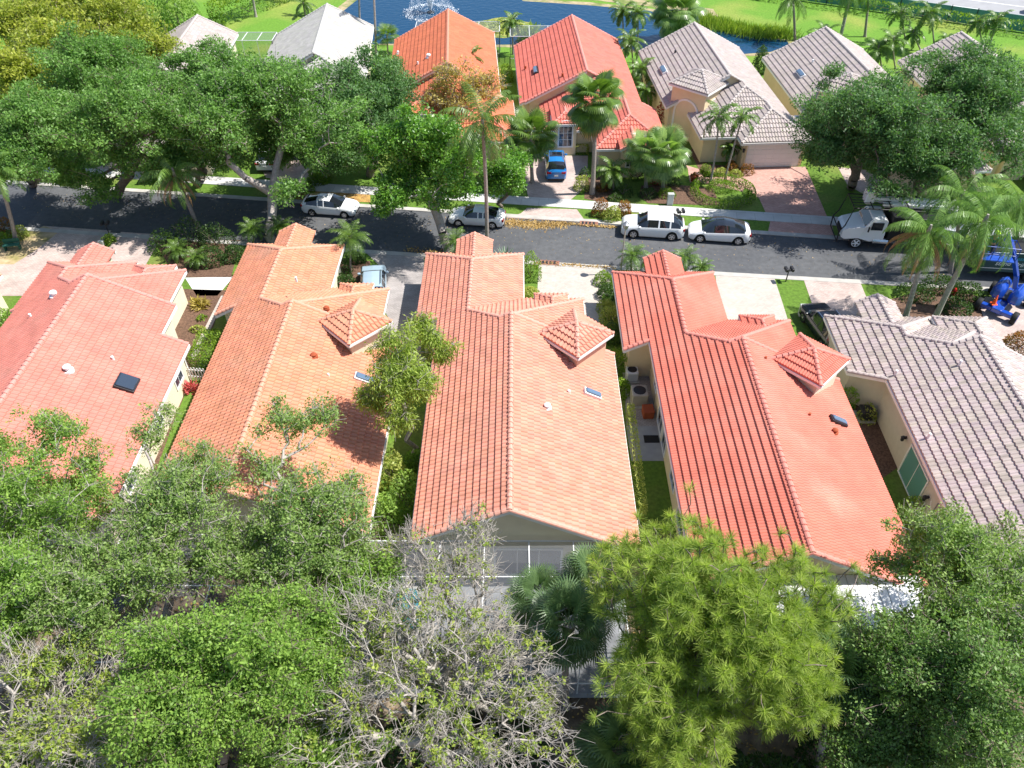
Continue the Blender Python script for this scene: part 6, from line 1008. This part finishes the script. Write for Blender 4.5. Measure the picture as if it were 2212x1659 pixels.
b.box((-w2,-d2,0),(w2,d2,.07),mm); b.build('platform','lift_blue',L_); b = MB()
for z in (.55,1.1):
    q = [mm @ Vector(v) for v in ((-w2,-d2,z),(w2,-d2,z),(w2,d2,z),(-w2,d2,z),(-w2,-d2,z))]; b.tube(q,.03,5)
for x,y in ((-w2,-d2),(w2,-d2),(w2,d2),(-w2,d2),(0,-d2),(0,d2),(-.5,-d2),(.5,-d2)): b.tube([mm @ Vector((x,y,0)), mm @ Vector((x,y,1.1))],.028,5)
b.build('guard_rail','lift_blue',L_); MB().rbox((.2,d2-.15,.7),(.75,d2+.1,1.1),.04,mm).build('control_box','grey_plastic',L_)
# worker: one skinned body in the basket
wp = (L_.location.x, L_.location.y); Rz = Matrix.Rotation(LR,4,'Z'); foot = Matrix.Translation((c.x,c.y,0)) @ Rz @ (mm @ Vector((-.55,.05,.075)))
pr = thing('person', foot, .9, 'worker in green shirt and lime yellow helmet standing in the blue lift basket', 'person')
def skinned(name, verts, edges, radii, m_, parent, root_i=0, sub=2):
    me = bpy.data.meshes.new(name); me.from_pydata(verts, edges, []); o = bpy.data.objects.new(name, me); col.objects.link(o); sk = o.modifiers.new('skin', 'SKIN'); 
    if not me.skin_vertices: me.attributes
    bpy.context.view_layer.objects.active = o
    for i, r_ in enumerate(radii): me.skin_vertices[0].data[i].radius = (r_, r_) if not isinstance(r_, tuple) else r_; me.skin_vertices[0].data[i].use_root = i == root_i
    s_ = o.modifiers.new('sub', 'SUBSURF'); s_.levels = sub; s_.render_levels = sub; me.materials.append(M[m_]); o.parent = parent; dg = bpy.context.evaluated_depsgraph_get(); nm = bpy.data.meshes.new_from_object(o.evaluated_get(dg)); o.modifiers.clear(); o.data = nm; [setattr(p_, 'use_smooth', True) for p_ in nm.polygons]; return o
bv = [(0,0,.95),(0,0,1.12),(0,0,1.32),(.02,0,1.46),(.03,0,1.55),(.05,0,1.66),(.06,0,1.76), (0,.10,.88),(.03,.12,.48),(0,.13,.08),(.14,.14,.03), (0,-.10,.88),(.03,-.12,.48),(0,-.13,.08),(.14,-.14,.03), (0,.19,1.42),(.14,.26,1.2),(.36,.2,1.22),(.44,.17,1.24), (0,-.19,1.42),(.14,-.26,1.2),(.36,-.2,1.22),(.44,-.17,1.24)]
be = [(0,1),(1,2),(2,3),(3,4),(4,5),(5,6),(0,7),(7,8),(8,9),(9,10),(0,11),(11,12),(12,13),(13,14),(3,15),(15,16),(16,17),(17,18),(3,19),(19,20),(20,21),(21,22)]
br_ = [.14,.13,.16,.12,.06,.095,.08,.10,.07,.05,.045,.10,.07,.05,.045,.075,.05,.038,.04,.075,.05,.038,.04]
body = skinned('body', bv, be, br_, 'skin', pr)
skinned('shirt', [(0,0,.98),(0,0,1.15),(0,0,1.34),(.01,0,1.47),(0,.2,1.43),(.13,.27,1.22),(.24,.24,1.2),(0,-.2,1.43),(.13,-.27,1.22),(.24,-.24,1.2)], [(0,1),(1,2),(2,3),(3,4),(4,5),(5,6),(3,7),(7,8),(8,9)], [.165,.16,.185,.13,.095,.07,.06,.095,.07,.06], 'green_shirt', pr)
skinned('trousers', [(0,0,1.0),(0,.10,.88),(.03,.12,.48),(0,.13,.12),(0,-.10,.88),(.03,-.12,.48),(0,-.13,.12)], [(0,1),(1,2),(2,3),(0,4),(4,5),(5,6)], [.155,.12,.09,.075,.12,.09,.075], 'dark_trousers', pr)
hm = MB().lathe([(.19,0),(.15,.01),(.145,.06),(.12,.12),(.06,.16),(.01,.17)],14,None,(.06,0,1.72)); hm.build('helmet','lime_helmet',pr,smooth=True)
cc_ = Matrix.Translation((c.x,c.y,0)) @ Rz @ W_(2147,655,.85); rt = thing('traffic_cone', (cc_.x,cc_.y,.8), 0, 'orange traffic cone standing on the blue lift', 'cone'); MB().rbox((-.2,-.2,0),(.2,.2,.04),.02).build('base','orange_plastic',rt); MB().lathe([(.15,.04),(.03,.72),(.02,.74)],14).build('cone','orange_plastic',rt,smooth=True)
